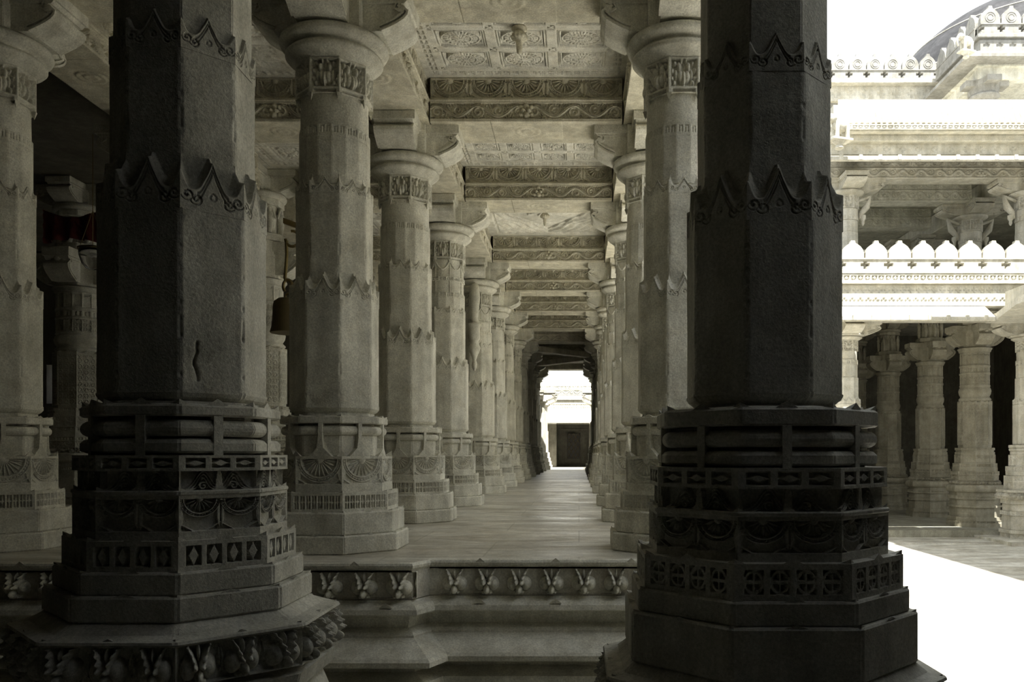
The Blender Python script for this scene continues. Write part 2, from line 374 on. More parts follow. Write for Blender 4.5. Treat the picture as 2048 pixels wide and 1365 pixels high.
STONE = stone('grey marble', (.66, .65, .575), (.79, .78, .71), (.52, .485, .39), bump=.45)
DARKST = stone('weathered grey marble', (.34, .33, .275), (.45, .44, .37), (.27, .25, .20), bump=.5)
FRONTST = stone('front marble darkened for shade', (.50, .495, .44), (.61, .605, .55), (.40, .38, .31), bump=.5)  # same marble, colour darkened to put the foreground columns in shade
PALEGREY = stone('rain washed grey marble', (.27, .265, .245), (.36, .355, .335), (.21, .195, .155), bump=.3)
CEIL = stone('pale ceiling marble', (.74, .725, .65), (.84, .83, .77), (.62, .56, .43), stain=.5, bump=.25)
BEAM = stone('carved beam marble', (.62, .59, .48), (.74, .71, .60), (.48, .43, .31))
WHITE = stone('sunlit white marble', (.52, .50, .43), (.62, .605, .55), (.44, .38, .25), stain=.45, bump=.2)
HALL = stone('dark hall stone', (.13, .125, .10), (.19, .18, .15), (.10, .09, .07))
OCHRE = stone('brown tinged stone darkened for shade', (.30, .28, .215), (.40, .38, .31), (.24, .21, .15), bump=.45)  # brown tinge is the stone's own; darkened further to imitate the hall's shade
FLOOR = floor_mat('polished marble floor', (.62, .60, .54), (.78, .765, .71), (.55, .50, .41), .32)
COURT = floor_mat('courtyard paving', (.74, .72, .66), (.84, .83, .79), (.70, .66, .54), .55, (1.4, .9), .85)
DOME = stone('weathered dome plaster', (.025, .025, .027), (.06, .06, .064), (.012, .012, .013), bump=.5)
BRASS = plain('aged brass', (.30, .24, .12), .45, 1)
DULL = plain('dull dark brass', (.16, .13, .07), .6, .6)
BLACK = plain('dark iron lattice', (.03, .028, .025), .5, .3)
RED = plain('deep red cloth', (.09, .010, .008), .9)
GLASS = plain('clear lantern glass', (.9, .9, .9), .03, 0, trans=1)

# ------------------------------------------------------------------ tagging
def thing(name, label, cat, loc=(0, 0, 0), rz=0, group=None):
    o = bpy.data.objects.new(name, None); o.empty_display_size = .1; C.objects.link(o); o.location = loc; o.rotation_euler = (0, 0, rz)
    o['label'] = label; o['category'] = cat
    o['kind'] = 'thing'
    if group: o['group'] = group
    return o
def tag(o, label, cat, group=None):
    o['label'] = label; o['category'] = cat; o['kind'] = 'thing'
    if group: o['group'] = group
    return o
def struct(o): o['kind'] = 'structure'; return o
def dup(root, loc, label=None, rz=None, scale=None):
    r = root.copy(); C.objects.link(r); r.location = loc
    if rz is not None: r.rotation_euler = (0, 0, rz)
    if scale: r.scale = scale
    if label: r['label'] = label
    for ch in list(root.children):
        c = ch.copy(); C.objects.link(c); c.parent = r
        for g in list(ch.children):
            d = g.copy(); C.objects.link(d); d.parent = c
    return r
def Z(e): return EYE+e

# ------------------------------------------------------------------ columns of the corridor
def nubs(m, z, R, Rin, n=8, s=.022, h=.012):
    """little raised leaf tips on a ledge, in the middle and at the corners of each facet"""
    for k in range(n):
        a = k*2*PI/n; c, sn = math.cos(a), math.sin(a); ap = R*math.cos(PI/n); ai = ap-(R-Rin)*.9
        P = lambda r, t, zz: (c*r-sn*t, sn*r+c*t, zz)
        v = [P(ap, -s, z), P(ap, s, z), P(ap, 0, z+h), P(ai, 0, z)]
        m.add(v, [[[0, 1, 2]], [[1, 3, 2]], [[3, 0, 2]]])
        a += PI/n; c, sn = math.cos(a), math.sin(a); rr = R*.992
        v = [P(rr-.02, -s*.9, z), P(rr-.02, s*.9, z), P(rr, 0, z+h*.8), P(rr, 0, z), P(Rin, 0, z)]
        m.add(v, [[[0, 3, 2]], [[3, 1, 2]], [[1, 4, 2]], [[4, 0, 2]]])
def straps(m, z0, z1, r0, r1, w, flare=0.0, n=8):
    for k in range(n):
        a = k*2*PI/n; N = (math.cos(a), math.sin(a), 0); U = (-math.sin(a), math.cos(a), 0)
        h = z1-z0
        if flare:
            L = [(-w/2, h), (-w/2, h*.55), (-w*.8, h*.25), (-flare, 0)]; poly = L+[(-x, y) for x, y in L[::-1]]
        else: poly = [(-w/2, h), (-w/2, 0), (w/2, 0), (w/2, h)]
        extr(m, poly, (0, 0, z0), U, (0, 0, 1), N, r0, r1)
def arm(m, a, z0, z1, L, w, r0=0.0):
    """one bracket arm: plain fascia over a rolled S curve, with raised bands following the curve"""
    N = (math.cos(a), math.sin(a), 0); T = (-math.sin(a), math.cos(a), 0); h = z1-z0
    extr(m, [(r0, h), (r0, h*.72), (L, h*.72), (L, h*.97), (L-.008, h)], (0, 0, z0), N, (0, 0, 1), T, -w*.60, w*.60)
    extr(m, [(r0, h*.72), (r0, h*.64), (L-.03, h*.64), (L-.012, h*.72)], (0, 0, z0), N, (0, 0, 1), T, -w*.54, w*.54)
    fx = np.array([.455, .437, .468, .495, .49, .468, .425, .375, .33])/.5; fy = np.array([1, .93, .87, .74, .6, .44, .27, .12, 0])
    tt = np.linspace(0, 1, len(fx)); t2 = np.linspace(0, 1, 25)
    S = [(float(r0+(L-r0)*((a_-.3)/.7)) if a_ > .3 else float(r0), float(h*.64*b_)) for a_, b_ in zip(np.interp(t2, tt, fx), np.interp(t2, tt, fy))]
    extr(m, [(r0, h*.64)]+S+[(r0, 0)], (0, 0, z0), N, (0, 0, 1), T, -w/2, w/2)
    def off(d):
        out = []
        for i, p in enumerate(S):
            q0 = S[max(i-1, 0)]; q1 = S[min(i+1, len(S)-1)]; tx, ty = q1[0]-q0[0], q1[1]-q0[1]; l = math.hypot(tx, ty) or 1
            out.append((p[0]+ty/l*d, p[1]-tx/l*d))
        return out
    for d0, d1 in ((-.002, .012), (.026, .038)):
        A = off(d0); B = off(d1)
        for i in range(len(S)-1):
            extr(m, [A[i], A[i+1], B[i+1], B[i]], (0, 0, z0), N, (0, 0, 1), T, -w/2-.014, w/2+.014)
    # small volute knobs at the outer end
    for s in (-1, 1):
        cx, cy = L-.045, h*.52
        extr(m, [(cx+.022*math.cos(t), cy+.022*math.sin(t)) for t in np.linspace(0, 2*PI, 12, endpoint=False)], (0, 0, z0), N, (0, 0, 1), T, s*w/2-.002, s*(w/2+.016))

def capital_parts(root, mat, zc, ztop, q=1.0, arms=True, Lm=.5):
    """zc: bottom of carved collar (eye units) ; ztop: underside of the beam"""
    m = M(); w = 2*.235*math.sin(PI/8)
    facet_band(m, 8, Z(zc), Z(zc+.215), .237, collar(w, .215, int(46*q), int(50*q)))
    for k in range(8):     # corner pendants
        a = (k+.5)*PI/4; c, s = math.cos(a), math.sin(a)
        m.add([(c*.238-s*.018, s*.238+c*.018, Z(zc)), (c*.238+s*.018, s*.238-c*.018, Z(zc)), (c*.20, s*.20, Z(zc)), (c*.225, s*.225, Z(zc-.05))], [[[0, 1, 3]], [[1, 2, 3]], [[2, 0, 3]], [[0, 2, 1]]])
    m.build('carved_collar', mat, root)
    m = M(); z = Z(zc+.215)
    P = [(.20, z), (.232, z+.002), (.25, z+.02), (.285, z+.045), (.298, z+.06), (.298, z+.072), (.285, z+.085), (.272, z+.09), (.272, z+.10), (.30, z+.108), (.325, z+.125), (.334, z+.145), (.328, z+.165), (.305, z+.18), (.27, z+.187)]
    prof(m, 56, P); m.build('ring_capital', mat, root)
    m = M(); zb = z+.187
    prism(m, 4, zb, Z(ztop), .30, b=.006, c=.004)
    # square core rotated so that the flats face the arms
    bc = m.build('bracket_capital', mat, root)
    if arms:
        for k in range(4):
            ma = M(); arm(ma, k*PI/2, zb, Z(ztop), Lm, .30, .15); ma.build('bracket_arm', mat, bc)

def std_base(m, zf, dep=.018, q=1.0):
    fz = lambda e: Z(e)
    prism(m, 8, zf, fz(-.48), .464, b=.008); nubs(m, fz(-.48), .464, .435)
    prism(m, 8, fz(-.48), fz(-.345), .435, b=.008); nubs(m, fz(-.345), .435, .396)
    w = 2*.396*math.sin(PI/8)
    facet_band(m, 8, fz(-.345), fz(-.23), .396, lattice(w, .115, int(90*q), int(30*q), 8, dep, 'bars', .04, .17)); nubs(m, fz(-.23), .396, .358)
    w = 2*.358*math.sin(PI/8)
    facet_band(m, 8, fz(-.23), fz(-.016), .358, lotus(w, .214, int(70*q), int(56*q), w, dep, .055, 11))
    for k in range(8):   # corner horns above the lotus tier
        a = (k+.5)*PI/4; c, s = math.cos(a), math.sin(a); r = .352
        m.add([(c*r-s*.03, s*r+c*.03, fz(-.016)), (c*r+s*.03, s*r-c*.03, fz(-.016)), (c*(r+.004), s*(r+.004), fz(.018)), (c*.30, s*.30, fz(-.016))], [[[0, 2, 1]], [[1, 2, 3]], [[3, 2, 0]]])
    prism(m, 8, fz(-.016), fz(.112), .292, b=.004)
    roll(m, 8, fz(.112), fz(.168), .322)
    prism(m, 8, fz(.168), fz(.182), .27)
    straps(m, fz(-.016), fz(.185), .25, .306, .024, .07)
    prism(m, 8, fz(.182), fz(.225), .328, b=.006); nubs(m, fz(.225), .328, .26, s=.03, h=.014)
    prof(m, 8, [(.29, fz(.225)), (.25, fz(.232)), (.243, fz(.25)), (.262, fz(.262))])

def std_shaft(m, q=1.0, seed=0, rough_break=False, variant=0):
    fz = Z; w = 2*.275*math.sin(PI/8)
    prof(m, 8, [(.262, fz(.262)), (.275, fz(.278)), (.275, fz(.30))])
    facet_band(m, 8, fz(.30), fz(.93), .275, [worn(w, .63, int(26*q)+2, int(60*q), seed+k) for k in range(8)])
    m.capR = .236; facet_band(m, 8, fz(.93), fz(1.10), .275, crest(w, .17, int(60*q), int(54*q), .036, seed))
    w2 = 2*.238*math.sin(PI/8)
    facet_band(m, 8, fz(1.03), fz(1.58), .238, [worn(w2, .55, int(22*q)+2, int(50*q), seed+20+k) for k in range(8)])
    m.capR = .214; facet_band(m, 8, fz(1.58), fz(1.70), .238, crest(w2, .12, int(50*q), int(40*q), .022, seed+3, .9))
    if variant == 0:
        prism(m, 16, fz(1.64), fz(1.93), .216, b=.002, c=.003)
        w3 = 2*.216*math.sin(PI/16)
        facet_band(m, 16, fz(1.93), fz(2.0), .216, meander(w3, .07, 26, 20))
        prof(m, 56, [(.205, fz(2.0)), (.207, fz(2.02)), (.205, fz(2.19))])
    else:
        w3 = 2*.222*math.sin(PI/16)
        prism(m, 16, fz(1.64), fz(1.76), .222, b=.002, c=.003)
        facet_band(m, 16, fz(1.76), fz(1.82), .222, meander(w3, .06, 26, 20))
        prof(m, 56, [(.205, fz(1.82)), (.208, fz(1.84)), (.208, fz(1.955))])
        facet_band(m, 16, fz(1.955), fz(2.0), .222, lattice(w3, .045, 24, 12, 2, .01, 'dash', .04, .2))
        prof(m, 56, [(.208, fz(2.0)), (.206, fz(2.19))])
        for k in range(8):
            a = k*PI/4; pts = [(.21*math.cos(a+t), .21*math.sin(a+t), fz(2.17-.085*math.cos(t/.36*PI/2)**.8)) for t in np.linspace(-.355, .355, 12)]
            tube(m, pts, .009, 6)
            tube(m, [(.208*math.cos(a+.39), .208*math.sin(a+.39), fz(zz)) for zz in np.linspace(1.83, 2.17, 16)], [.005+.004*(i % 2) for i in range(16)], 5)

COLTYPES = {}
def std_column(name, label, x, y, kind, group='columns of the covered corridor', zf=Z(-.59)):
    if kind in COLTYPES:
        src = COLTYPES[kind]
        r = dup(src, (x, y, 0), label)
        return r
    root = thing(name, label, 'column', (x, y, 0), 0, group)
    q = {'near': 1.5, 'nearb': 1.0, 'mid': 1.0, 'far': .5, 'farb': .55}[kind]
    m = M(); std_base(m, zf, q=q); m.build('base', STONE, root)
    m = M(); std_shaft(m, q, seed={'near': 1, 'nearb': 31, 'mid': 11, 'far': 21, 'farb': 41}[kind], variant=1 if kind in ('nearb', 'farb') else 0); m.build('shaft', STONE, root)
    capital_parts(root, STONE, 2.19, 2.85, 1.0 if q >= 1 else .6)
    COLTYPES[kind] = root
    return root

LY = [2.98, 5.3, 7.45, 9.68, 12.7, 14.95, 17.05, 19.35, 21.6, 23.9, 26.2, 28.6]
ordn = ['nearest', 'second', 'third', 'fourth', 'fifth', 'sixth', 'seventh', 'eighth', 'ninth', 'tenth', 'eleventh', 'twelfth']
kinds = {1: 'near', 2: 'mid', 3: 'nearb', 4: 'nearb', 5: 'mid', 6: 'far', 7: 'farb'}
XL, XR, XLL = -1.54, .634, -3.7
for i in range(1, 12):
    k = kinds.get(i, 'far')
    std_column('temple_column', 'pale octagonal marble column, %s in the row left of the corridor' % ordn[i], XL, LY[i], k)
    std_column('temple_column', 'octagonal marble column, %s in the row right of the corridor' % ordn[i], XR, LY[i], {'near': 'near'}.get(k, k))
c4 = [o for o in C.objects if o.name.startswith('temple_column') and abs(o.location.x-XL) < .01 and abs(o.location.y-LY[4]) < .01][0]
m = M(); tube(m, [(0, -.20, Z(2.5)), (0, -.33, Z(2.45)), (.01, -.36, Z(2.3)), (0, -.33, Z(2.1)), (0, -.31, Z(1.92))], [.05, .07, .08, .065, .045], 12)
ps = [[(rr*.8*math.cos(u), -.32+rr*.8*math.sin(u), Z(zz)) for u in np.linspace(0, 2*PI, 20, endpoint=False)] for rr, zz in ((.012, 1.22), (.04, 1.27), (.05, 1.33), (.03, 1.38), (.05, 1.43), (.09, 1.50), (.11, 1.56), (.085, 1.60), (.07, 1.66), (.10, 1.69), (.10, 1.84), (.115, 1.88), (.115, 1.92), (.06, 1.93))]
m.rings(ps, True); m.build('hanging_strut', STONE, c4)
std_column('temple_column', 'dim octagonal column cut by the left edge of the picture, on the raised platform', XLL, LY[1], 'near')
std_column('temple_column', 'octagonal column of the left aisle standing hidden behind the big dark front left column', XLL, LY[2], 'mid')

# ------------------------------------------------------------------ the two big foreground columns
def front_column(label, x, y, T, mirror, crackface):
    root = thing('temple_column', label, 'column', (x, y, 0), 0, 'large foreground columns standing on the court floor')
    fz = Z; m = M(); s8 = math.sin(PI/8)
    # T: dict of tiers
    R = T['ped']; zt = T['head'][0]
    # hidden pedestal down to the court floor
    prism(m, 8, 0, .12, R+.07, b=.01); prism(m, 8, .12, .22, R+.03, b=.01)
    roll(m, 8, .22, .34, R+.06); prism(m, 8, .34, .46, R-.06); 
    prof(m, 8, [(R-.02, .46), (R+.01, .48), (R+.01, .50), (R-.05, .60), (R-.09, fz(zt)-.10)])
    prof(m, 8, [(R-.10, fz(zt)-.10), (R-.06, fz(zt)-.085), (R-.045, fz(zt)-.03), (R-.09, fz(zt)-.012), (R-.09, fz(zt))])
    z0, z1, Rh = T['head']; w = 2*Rh*s8
    facet_band(m, 8, fz(z0), fz(z1), Rh, heads(w, z1-z0, 170, 72, w/3, .030))
    zl = T['ledge']
    prof(m, 8, [(Rh+.002, fz(z1)), (Rh+.010, fz(z1+.006)), (Rh+.006, fz(z1+.014)), (Rh-.05, fz(z1+.024)), (T['s2'][2]-.01, fz(zl))], .008)
    nubs(m, fz(z1+.014), Rh, Rh-.05, s=.02, h=.010)
    a, b, r = T['s2']; prism(m, 8, fz(a), fz(b), r, b=.006, c=.008); nubs(m, fz(b), r, T['s1'][2], s=.035, h=.010)
    a, b, r = T['s1']; prism(m, 8, fz(a), fz(b), r, b=.006, c=.008); nubs(m, fz(b), r, T['band2'][2], s=.035, h=.010)
    a, b, r = T['band2']; w = 2*r*s8
    facet_band(m, 8, fz(a), fz(b), r, lattice(w, b-a, 130, 56, 4, .028, T['pat'], .05, .17)); nubs(m, fz(b), r, T['lotus'][2], s=.03, h=.018)
    a, b, r = T['lotus']; w = 2*r*s8
    H = lotus(w, (b-a), 130, 96, w/1.999, .026, (b-a)*.22, 8)
    facet_band(m, 8, fz(a), fz(b)-.016, r, H); prism(m, 8, fz(b)-.016, fz(b), r+.004, b=.004); nubs(m, fz(b), r, T['mot'][2], s=.022, h=.016)
    a, b, r = T['mot']; w = 2*r*s8
    facet_band(m, 8, fz(a), fz(b), r-.006, arches(w, b-a, 110, 50, .018))
    a, b, r = T['band1']; w = 2*r*s8
    facet_band(m, 8, fz(a), fz(b), r, lattice(w, b-a, 110, 30, 3, .02, 'dash', .04, .2))
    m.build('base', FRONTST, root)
    m = M()
    a, b, r = T['roll2']; prism(m, 8, fz(a), fz(a)+.006, r-.04); prof(m, 8, [(r-.02, fz(a)+.006), (r, fz(a)+.014), (r, fz(b)-.016), (r-.012, fz(b)-.004), (r-.03, fz(b))], .006)
    prism(m, 8, fz(b), fz(T['roll1'][0]), r-.05)
    a, b, r = T['roll1']; roll(m, 8, fz(a), fz(b), r, .03)
    prism(m, 8, fz(b), fz(T['slab'][0]), r-.05)
    straps(m, fz(T['roll2'][0]), fz(T['slab'][0])+.002, (r-.05)*math.cos(PI/8), r*math.cos(PI/8)+.004, .030)
    a, b, r = T['slab']
    prof(m, 8, [(r-.01, fz(a)), (r, fz(a)+.006), (r, fz(b)-.012), (r-.01, fz(b)-.004), (r-.05, fz(b)), (.27, fz(b)+.006), (.25, fz(b)+.010)], .008)
    nubs(m, fz(b)-.006, r-.003, r-.06, s=.035, h=.022)
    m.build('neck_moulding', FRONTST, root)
    # shaft
    m = M(); zb = T['shaft']; Rs = .275; w = 2*Rs*s8
    prof(m, 8, [(.25, fz(b)), (.246, fz(zb)-.016), (.258, fz(zb)-.006), (Rs-.008, fz(zb)), (Rs, fz(zb)+.014), (Rs, fz(zb)+.02)], .008)
    zc = T['c1']
    Hs = [worn(w, zc-zb-.02, 64, 190, 60+k+(10 if mirror else 0), .0045, .012, crack=(.22, .03, .17) if k == crackface else None) for k in range(8)]
    facet_band(m, 8, fz(zb)+.02, fz(zc), Rs, Hs)
    R2 = .236; m.capR = R2-.004
    facet_band(m, 8, fz(zc), fz(zc)+.19, Rs, crest(w, .19, 110, 100, .036, 5))
    w2 = 2*R2*s8; zd = T['c2']
    facet_band(m, 8, fz(zc)+.10, fz(zd), R2, [worn(w2, zd-zc-.10, 50, 120, 80+k, .004, .009) for k in range(8)])
    m.capR = .216
    facet_band(m, 8, fz(zd), fz(zd)+.15, R2, crest(w2, .15, 90, 76, .020, 9, .9))
    prism(m, 8, fz(zd)+.06, fz(1.93), .222, b=.002, c=.004)
    prof(m, 56, [(.205, fz(1.93)), (.207, fz(1.95)), (.205, fz(2.19))])
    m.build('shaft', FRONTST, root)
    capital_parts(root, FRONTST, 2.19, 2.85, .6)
    return root
TL = dict(ped=.56, head=(-.70, -.575, .525), ledge=-.522, s2=(-.522, -.443, .432), s1=(-.443, -.372, .402), band2=(-.372, -.276, .376), lotus=(-.267-.009, -.118, .345), mot=(-.118, -.056, .335),
          band1=(-.056, -.005, .346), roll2=(-.005, .05, .322), roll1=(.056, .11, .322), slab=(.122, .165, .322), shaft=.186, c1=.80, c2=1.34, pat='diamond')
TR = dict(ped=.62, head=(-.87, -.745, .592), ledge=-.69, s2=(-.69, -.523, .512), s1=(-.523, -.448, .486), band2=(-.448, -.335, .467), lotus=(-.335, -.18, .42), mot=(-.18, -.11, .405),
          band1=(-.11, -.045, .416), roll2=(-.045, .01, .385), roll1=(.02, .075, .385), slab=(.088, .150, .387), shaft=.182, c1=.76, c2=1.26, pat='round')
front_column('large dark octagonal column in the left foreground, grey daylight on its right edge, cracked face', -1.40, LY[0], TL, False, 7)
front_column('large almost black octagonal column in the right foreground, in front of the bright courtyard', .65, LY[0], TR, True, 99)

# ------------------------------------------------------------------ beams and ceilings
ZB = Z(2.85); BH = .386; BW = .5
BEAMS = {}
def beam_mesh(L, key, q=1.0, mat=None):
    m = M(); h1 = .168; h2 = .155; zt = .205
    m.box(-L/2, L/2, -.213, .213, .012, .19); m.box(-L/2, L/2, -.186, .186, .19, BH-.002)
    nu = int(L*210*q); 
    V1 = vine(L, h1-.016, nu, int(40*q), d=.028); V2 = lotus(L, BH-zt-.004, nu, int(60*q), .345, .042, .014, 9)
    for s in (1, -1):
        U = (L, 0, 0) if s == 1 else (-L, 0, 0)
        panel(m, (-L/2*s, -.25*s, .016), U, (0, 0, h1-.016), V1, .035)
        panel(m, (-L/2*s, -.232*s, zt), U, (0, 0, BH-zt-.004), V2, .046)
        # rounded fillet between the tiers
        P = [(.213, h1), (.252, h1+.002), (.262, h1+.012), (.258, h1+.024), (.238, h1+.034), (.186, h1+.037)]
        extr(m, P, (-L/2, 0, 0), (0, -s, 0), (0, 0, 1), (1, 0, 0), 0, L)
    sg = .62
    for a, b in ((-L/2, -sg/2), (sg/2, L/2)): m.box(a, b, -.25, .25, 0, .016)
    panel(m, (-sg/2, -.25, 0), (0, .5, 0), (sg, 0, 0), discs(.5, sg, 50, 60, .16, .008), .012)
    me = m.build(key, mat or BEAM)
    return me
def beam(name, label, cx, cy, L, along, q=1.0, group=None):
    k = (round(L, 2), q)
    if k not in BEAMS:
        o = beam_mesh(L, name, q); BEAMS[k] = o
    else:
        o = BEAMS[k].copy(); C.objects.link(o)
    o.location = (cx, cy, ZB); o.rotation_euler = (0, 0, PI/2 if along == 'y' else 0)
    tag(o, label, 'beam', group); return o
def qual(i): return 1.0 if i <= 3 else (.7 if i <= 5 else .45)
for i in range(0, 12):
    W = XR-XL-BW-.026
    beam('cross_beam', 'carved beam crossing over the corridor at the %s pair of columns' % ordn[i], (XL+XR)/2, LY[i], W, 'x', qual(i), 'cross beams over the corridor')
    if i < 9: beam('cross_beam', 'carved beam crossing the dim left aisle at the %s column' % ordn[i], (XL+XLL)/2+(.17 if i == 3 else 0), LY[i], XL-XLL-BW-.026-(.34 if i == 3 else 0), 'x', qual(i), 'cross beams over the left aisle')
for i in range(0, 11):
    L = LY[i+1]-LY[i]; yc = (LY[i]+LY[i+1])/2
    beam('side_beam', 'carved beam along the left row between its %s and %s columns' % (ordn[i], ordn[i+1]), XL, yc, L, 'y', qual(i), 'beams along the left column row')
    beam('side_beam', 'carved beam along the right row between its %s and %s columns' % (ordn[i], ordn[i+1]), XR, yc, L, 'y', qual(i), 'beams along the right column row')
    sh = .60 if i in (2, 3) else 0
    if i < 5: beam('side_beam', 'carved beam on the far side of the left aisle between its %s and %s columns' % (ordn[i], ordn[i+1]), XLL, yc+(-sh/2 if i == 2 else sh/2), L-sh, 'y', qual(i)*.8, 'beams along the left aisle')

def pendant(parent, x, y):
    m = M(); P = [(.02, -.0), (.075, -.004), (.08, -.02), (.05, -.03), (.045, -.05), (.07, -.07), (.082, -.10), (.075, -.125), (.045, -.135), (.034, -.15), (.03, -.23), (.024, -.27), (.006, -.28)]
    R = []
    for r, z in P[::-1]:
        R.append([(r*(1+(.07*math.cos(12*t) if -.13 < z < -.05 else 0))*math.cos(t)+x, r*(1+(.07*math.cos(12*t) if -.13 < z < -.05 else 0))*math.sin(t)+y, z) for t in np.linspace(0, 2*PI, 48, endpoint=False)])
    m.rings(R, True); return m.build('lotus_pendant', BEAM, parent)
CM = {}
def ceiling_panel(label, x0, x1, y0, y1, kind, pend):
    xc, yc = (x0+x1)/2, (y0+y1)/2; w, h = x1-x0, y1-y0
    root = thing('ceiling_slab', label, 'ceiling slab', (xc, yc, ZB+BH), 0, 'carved ceiling slabs')
    m = M(); iw, ih = w-.42, h-.42
    m.box(-w/2, w/2, -h/2, h/2, .054, .2)
    for a in ((-w/2, -iw/2, -h/2, h/2), (iw/2, w/2, -h/2, h/2), (-iw/2, iw/2, -h/2, -ih/2), (-iw/2, iw/2, ih/2, h/2)): m.box(*a, 0, .06)
    if kind == 'three': H = rosettes(iw, ih, 330, 330, 3, 4, .048)
    elif kind == 'four': H = rosettes(iw, ih, 280, 280, 4, 5, .048)
    elif kind == 'leaf':
        H = bigleaf(iw, ih, 220, 260)
    else: H = rosettes(iw, ih, 130, 130, 3, 3, .045)
    panel(m, (-iw/2, -ih/2, .0), (0, ih, 0), (iw, 0, 0), H.T, .055)
    m.build('carved_slab', CEIL, root)
    if pend: pendant(root, 0, 0).scale = (.75, .75, .72)
for i in range(0, 11):
    ceiling_panel('carved ceiling slab over the corridor between the %s and %s cross beams' % (ordn[i], ordn[i+1]), XL, XR, LY[i]+.001, LY[i+1], ['three', 'three', 'four', 'leaf'][i] if i < 4 else 'low', i in (0, 1, 3))
    if i < 5: ceiling_panel('carved ceiling slab over the left aisle between its %s and %s cross beams' % (ordn[i], ordn[i+1]), XLL, XL-.001, LY[i]+.001, LY[i+1], 'low', False)

# ------------------------------------------------------------------ setting: floors, plinth, roofs, walls
m = M(); m.box(-14, 16, -8, 45, -.3, 0); struct(m.build('floor', COURT))
# raised platform with its moulded front
def sweep(path, P, name, mat):
    """path: plan polyline, outside on its right hand side ; P: (offset outward, z)"""
    path = [np.array(p, float) for p in path]; R = []
    for i, p in enumerate(path):
        d0 = path[i]-path[i-1] if i > 0 else path[1]-path[0]; d1 = path[i+1]-path[i] if i < len(path)-1 else d0
        d0 = d0/np.linalg.norm(d0); d1 = d1/np.linalg.norm(d1)
        n0 = np.array([d0[1], -d0[0]]); n1 = np.array([d1[1], -d1[0]]); n = n0+n1; n = n/np.dot(n, n0) if abs(np.dot(n, n0)) > 1e-6 else n0
        R.append([(p[0]+n[0]*o, p[1]+n[1]*o, z) for o, z in P])
    m = M(); A = np.array(R)
    m.grid(A.transpose(1, 0, 2)[::-1], False); m.add(A[0], [[list(range(len(P)))]]); m.add(A[-1], [[list(range(len(P)))[::-1]]])
    return m
YF = 4.68
zf = Z(-.59)
Pp = [(-.30, zf-.05), (-.02, zf-.05), (-.02, zf), (0, zf-.004), (.008, zf-.016), (.004, zf-.030), (-.012, zf-.042), (-.035, zf-.046), (-.055, zf-.05), (-.055, zf-.195), (-.02, zf-.205), (-.01, zf-.215),
      (.03, zf-.225), (.055, zf-.245), (.06, zf-.27), (.045, zf-.28), (-.03, zf-.29), (-.05, zf-.36), (.0, zf-.375), (.02, zf-.39), (.02, zf-.40), (.035, zf-.405), (.09, zf-.43), (.19, zf-.475), (.205, zf-.49), (.205, zf-.515), (.18, zf-.525), (.05, zf-.54), (.03, zf-.58),
      (.08, zf-.59), (.15, zf-.61), (.17, zf-.65), (.15, zf-.69), (.12, zf-.70), (.12, zf-.76), (.25, zf-.77), (.25, zf-.915), (-.30, zf-.915)]
XC = -.83
path = [(-9, YF-.15), (XC-.07, YF-.15), (XC+.0, YF), (1.16, YF), (1.16, 18.2)]
m = sweep(path, Pp, 'trim_1', STONE)
# frieze panels with horned heads, and leaf tips on the nosings
def frieze(x0, x1, y):
    w = x1-x0; panel(m, (x0, y+.02, zf-.195), (w, 0, 0), (0, 0, .145), heads(w, .145, int(w*260), 46, .185, .055), .03)
frieze(-5.2, XC-.05, YF-.15); frieze(XC+.045, 1.2, YF)
def nose(x, y, z, s=.035, h=.03):
    m.add([(x-s, y, z), (x+s, y, z), (x, y-.008, z+h), (x, y+.08, z)], [[[0, 1, 2]], [[1, 3, 2]], [[3, 0, 2]]])
for k in range(14): 
    x = XC+.28+k*.42
    if x < 1.1: nose(x, YF-.004, zf-.02); nose(x, YF-.055, zf-.235)
for k in range(11): nose(XC-.38-k*.45, YF-.154, zf-.02); nose(XC-.20-k*.45, YF-.205, zf-.235)
struct(m.build('trim_1', STONE))
m = M(); pl = [(-9, YF-.13), (XC-.075, YF-.13), (XC-.005, YF+.02), (1.14, YF+.02), (1.14, 29.5), (1.3, 29.5), (1.3, 45), (-9, 45)]
m.rings([[(x, y, zf-.2) for x, y in pl], [(x, y, zf) for x, y in pl]])
m.box(-9, 1.0, YF+.3, 40, 0, zf-.2)
struct(m.build('floor', FLOOR))
# roofs
m = M(); zr = ZB+BH+.2
m.box(-4.2, XR+.25, -8, 29.5, zr, zr+.5); m.box(XR+.25, XR+.72, 3.0, 18.2, zr+.2, zr+.5); m.box(-14, -4.2, -8, 13.7, zr, zr+.5)  # strip past the right row: unseen overhang added to block direct sun
m.box(-14, XLL-.26, -8, 13.7, zr-.2, zr); m.box(XLL-.26, XR+.25, -8, LY[0]-.26, zr-.2, zr); m.box(XLL+.26, XL-.26, LY[5]+.26, LY[8], zr-.2, zr)
m.box(XR+.25, XR+1.0, -8, 3.0, zr-.3, zr+.5); m.box(XR+1.0, 9, -8, 1.2, zr, zr+.5); m.box(XR+1.0, 2.15, 1.2, 3.4, zr, zr+.5); m.box(XR+.25, 1.3, 18.2, 29.5, zr, zr+.5)  # short piece beside the camera added out of view to block skylight
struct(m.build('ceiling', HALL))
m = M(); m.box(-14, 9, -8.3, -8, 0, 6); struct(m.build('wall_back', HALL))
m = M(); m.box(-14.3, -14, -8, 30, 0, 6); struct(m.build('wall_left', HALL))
m = M(); m.box(1.9, 9, .9, 1.2, 0, zr); m.box(1.9, 2.15, 1.2, 3.4, 0, 3.3); m.box(8.7, 9, -8, .9, 0, zr); struct(m.build('wall_light_blocker', HALL))  # unseen; added beside the camera to block court light and dim the foreground
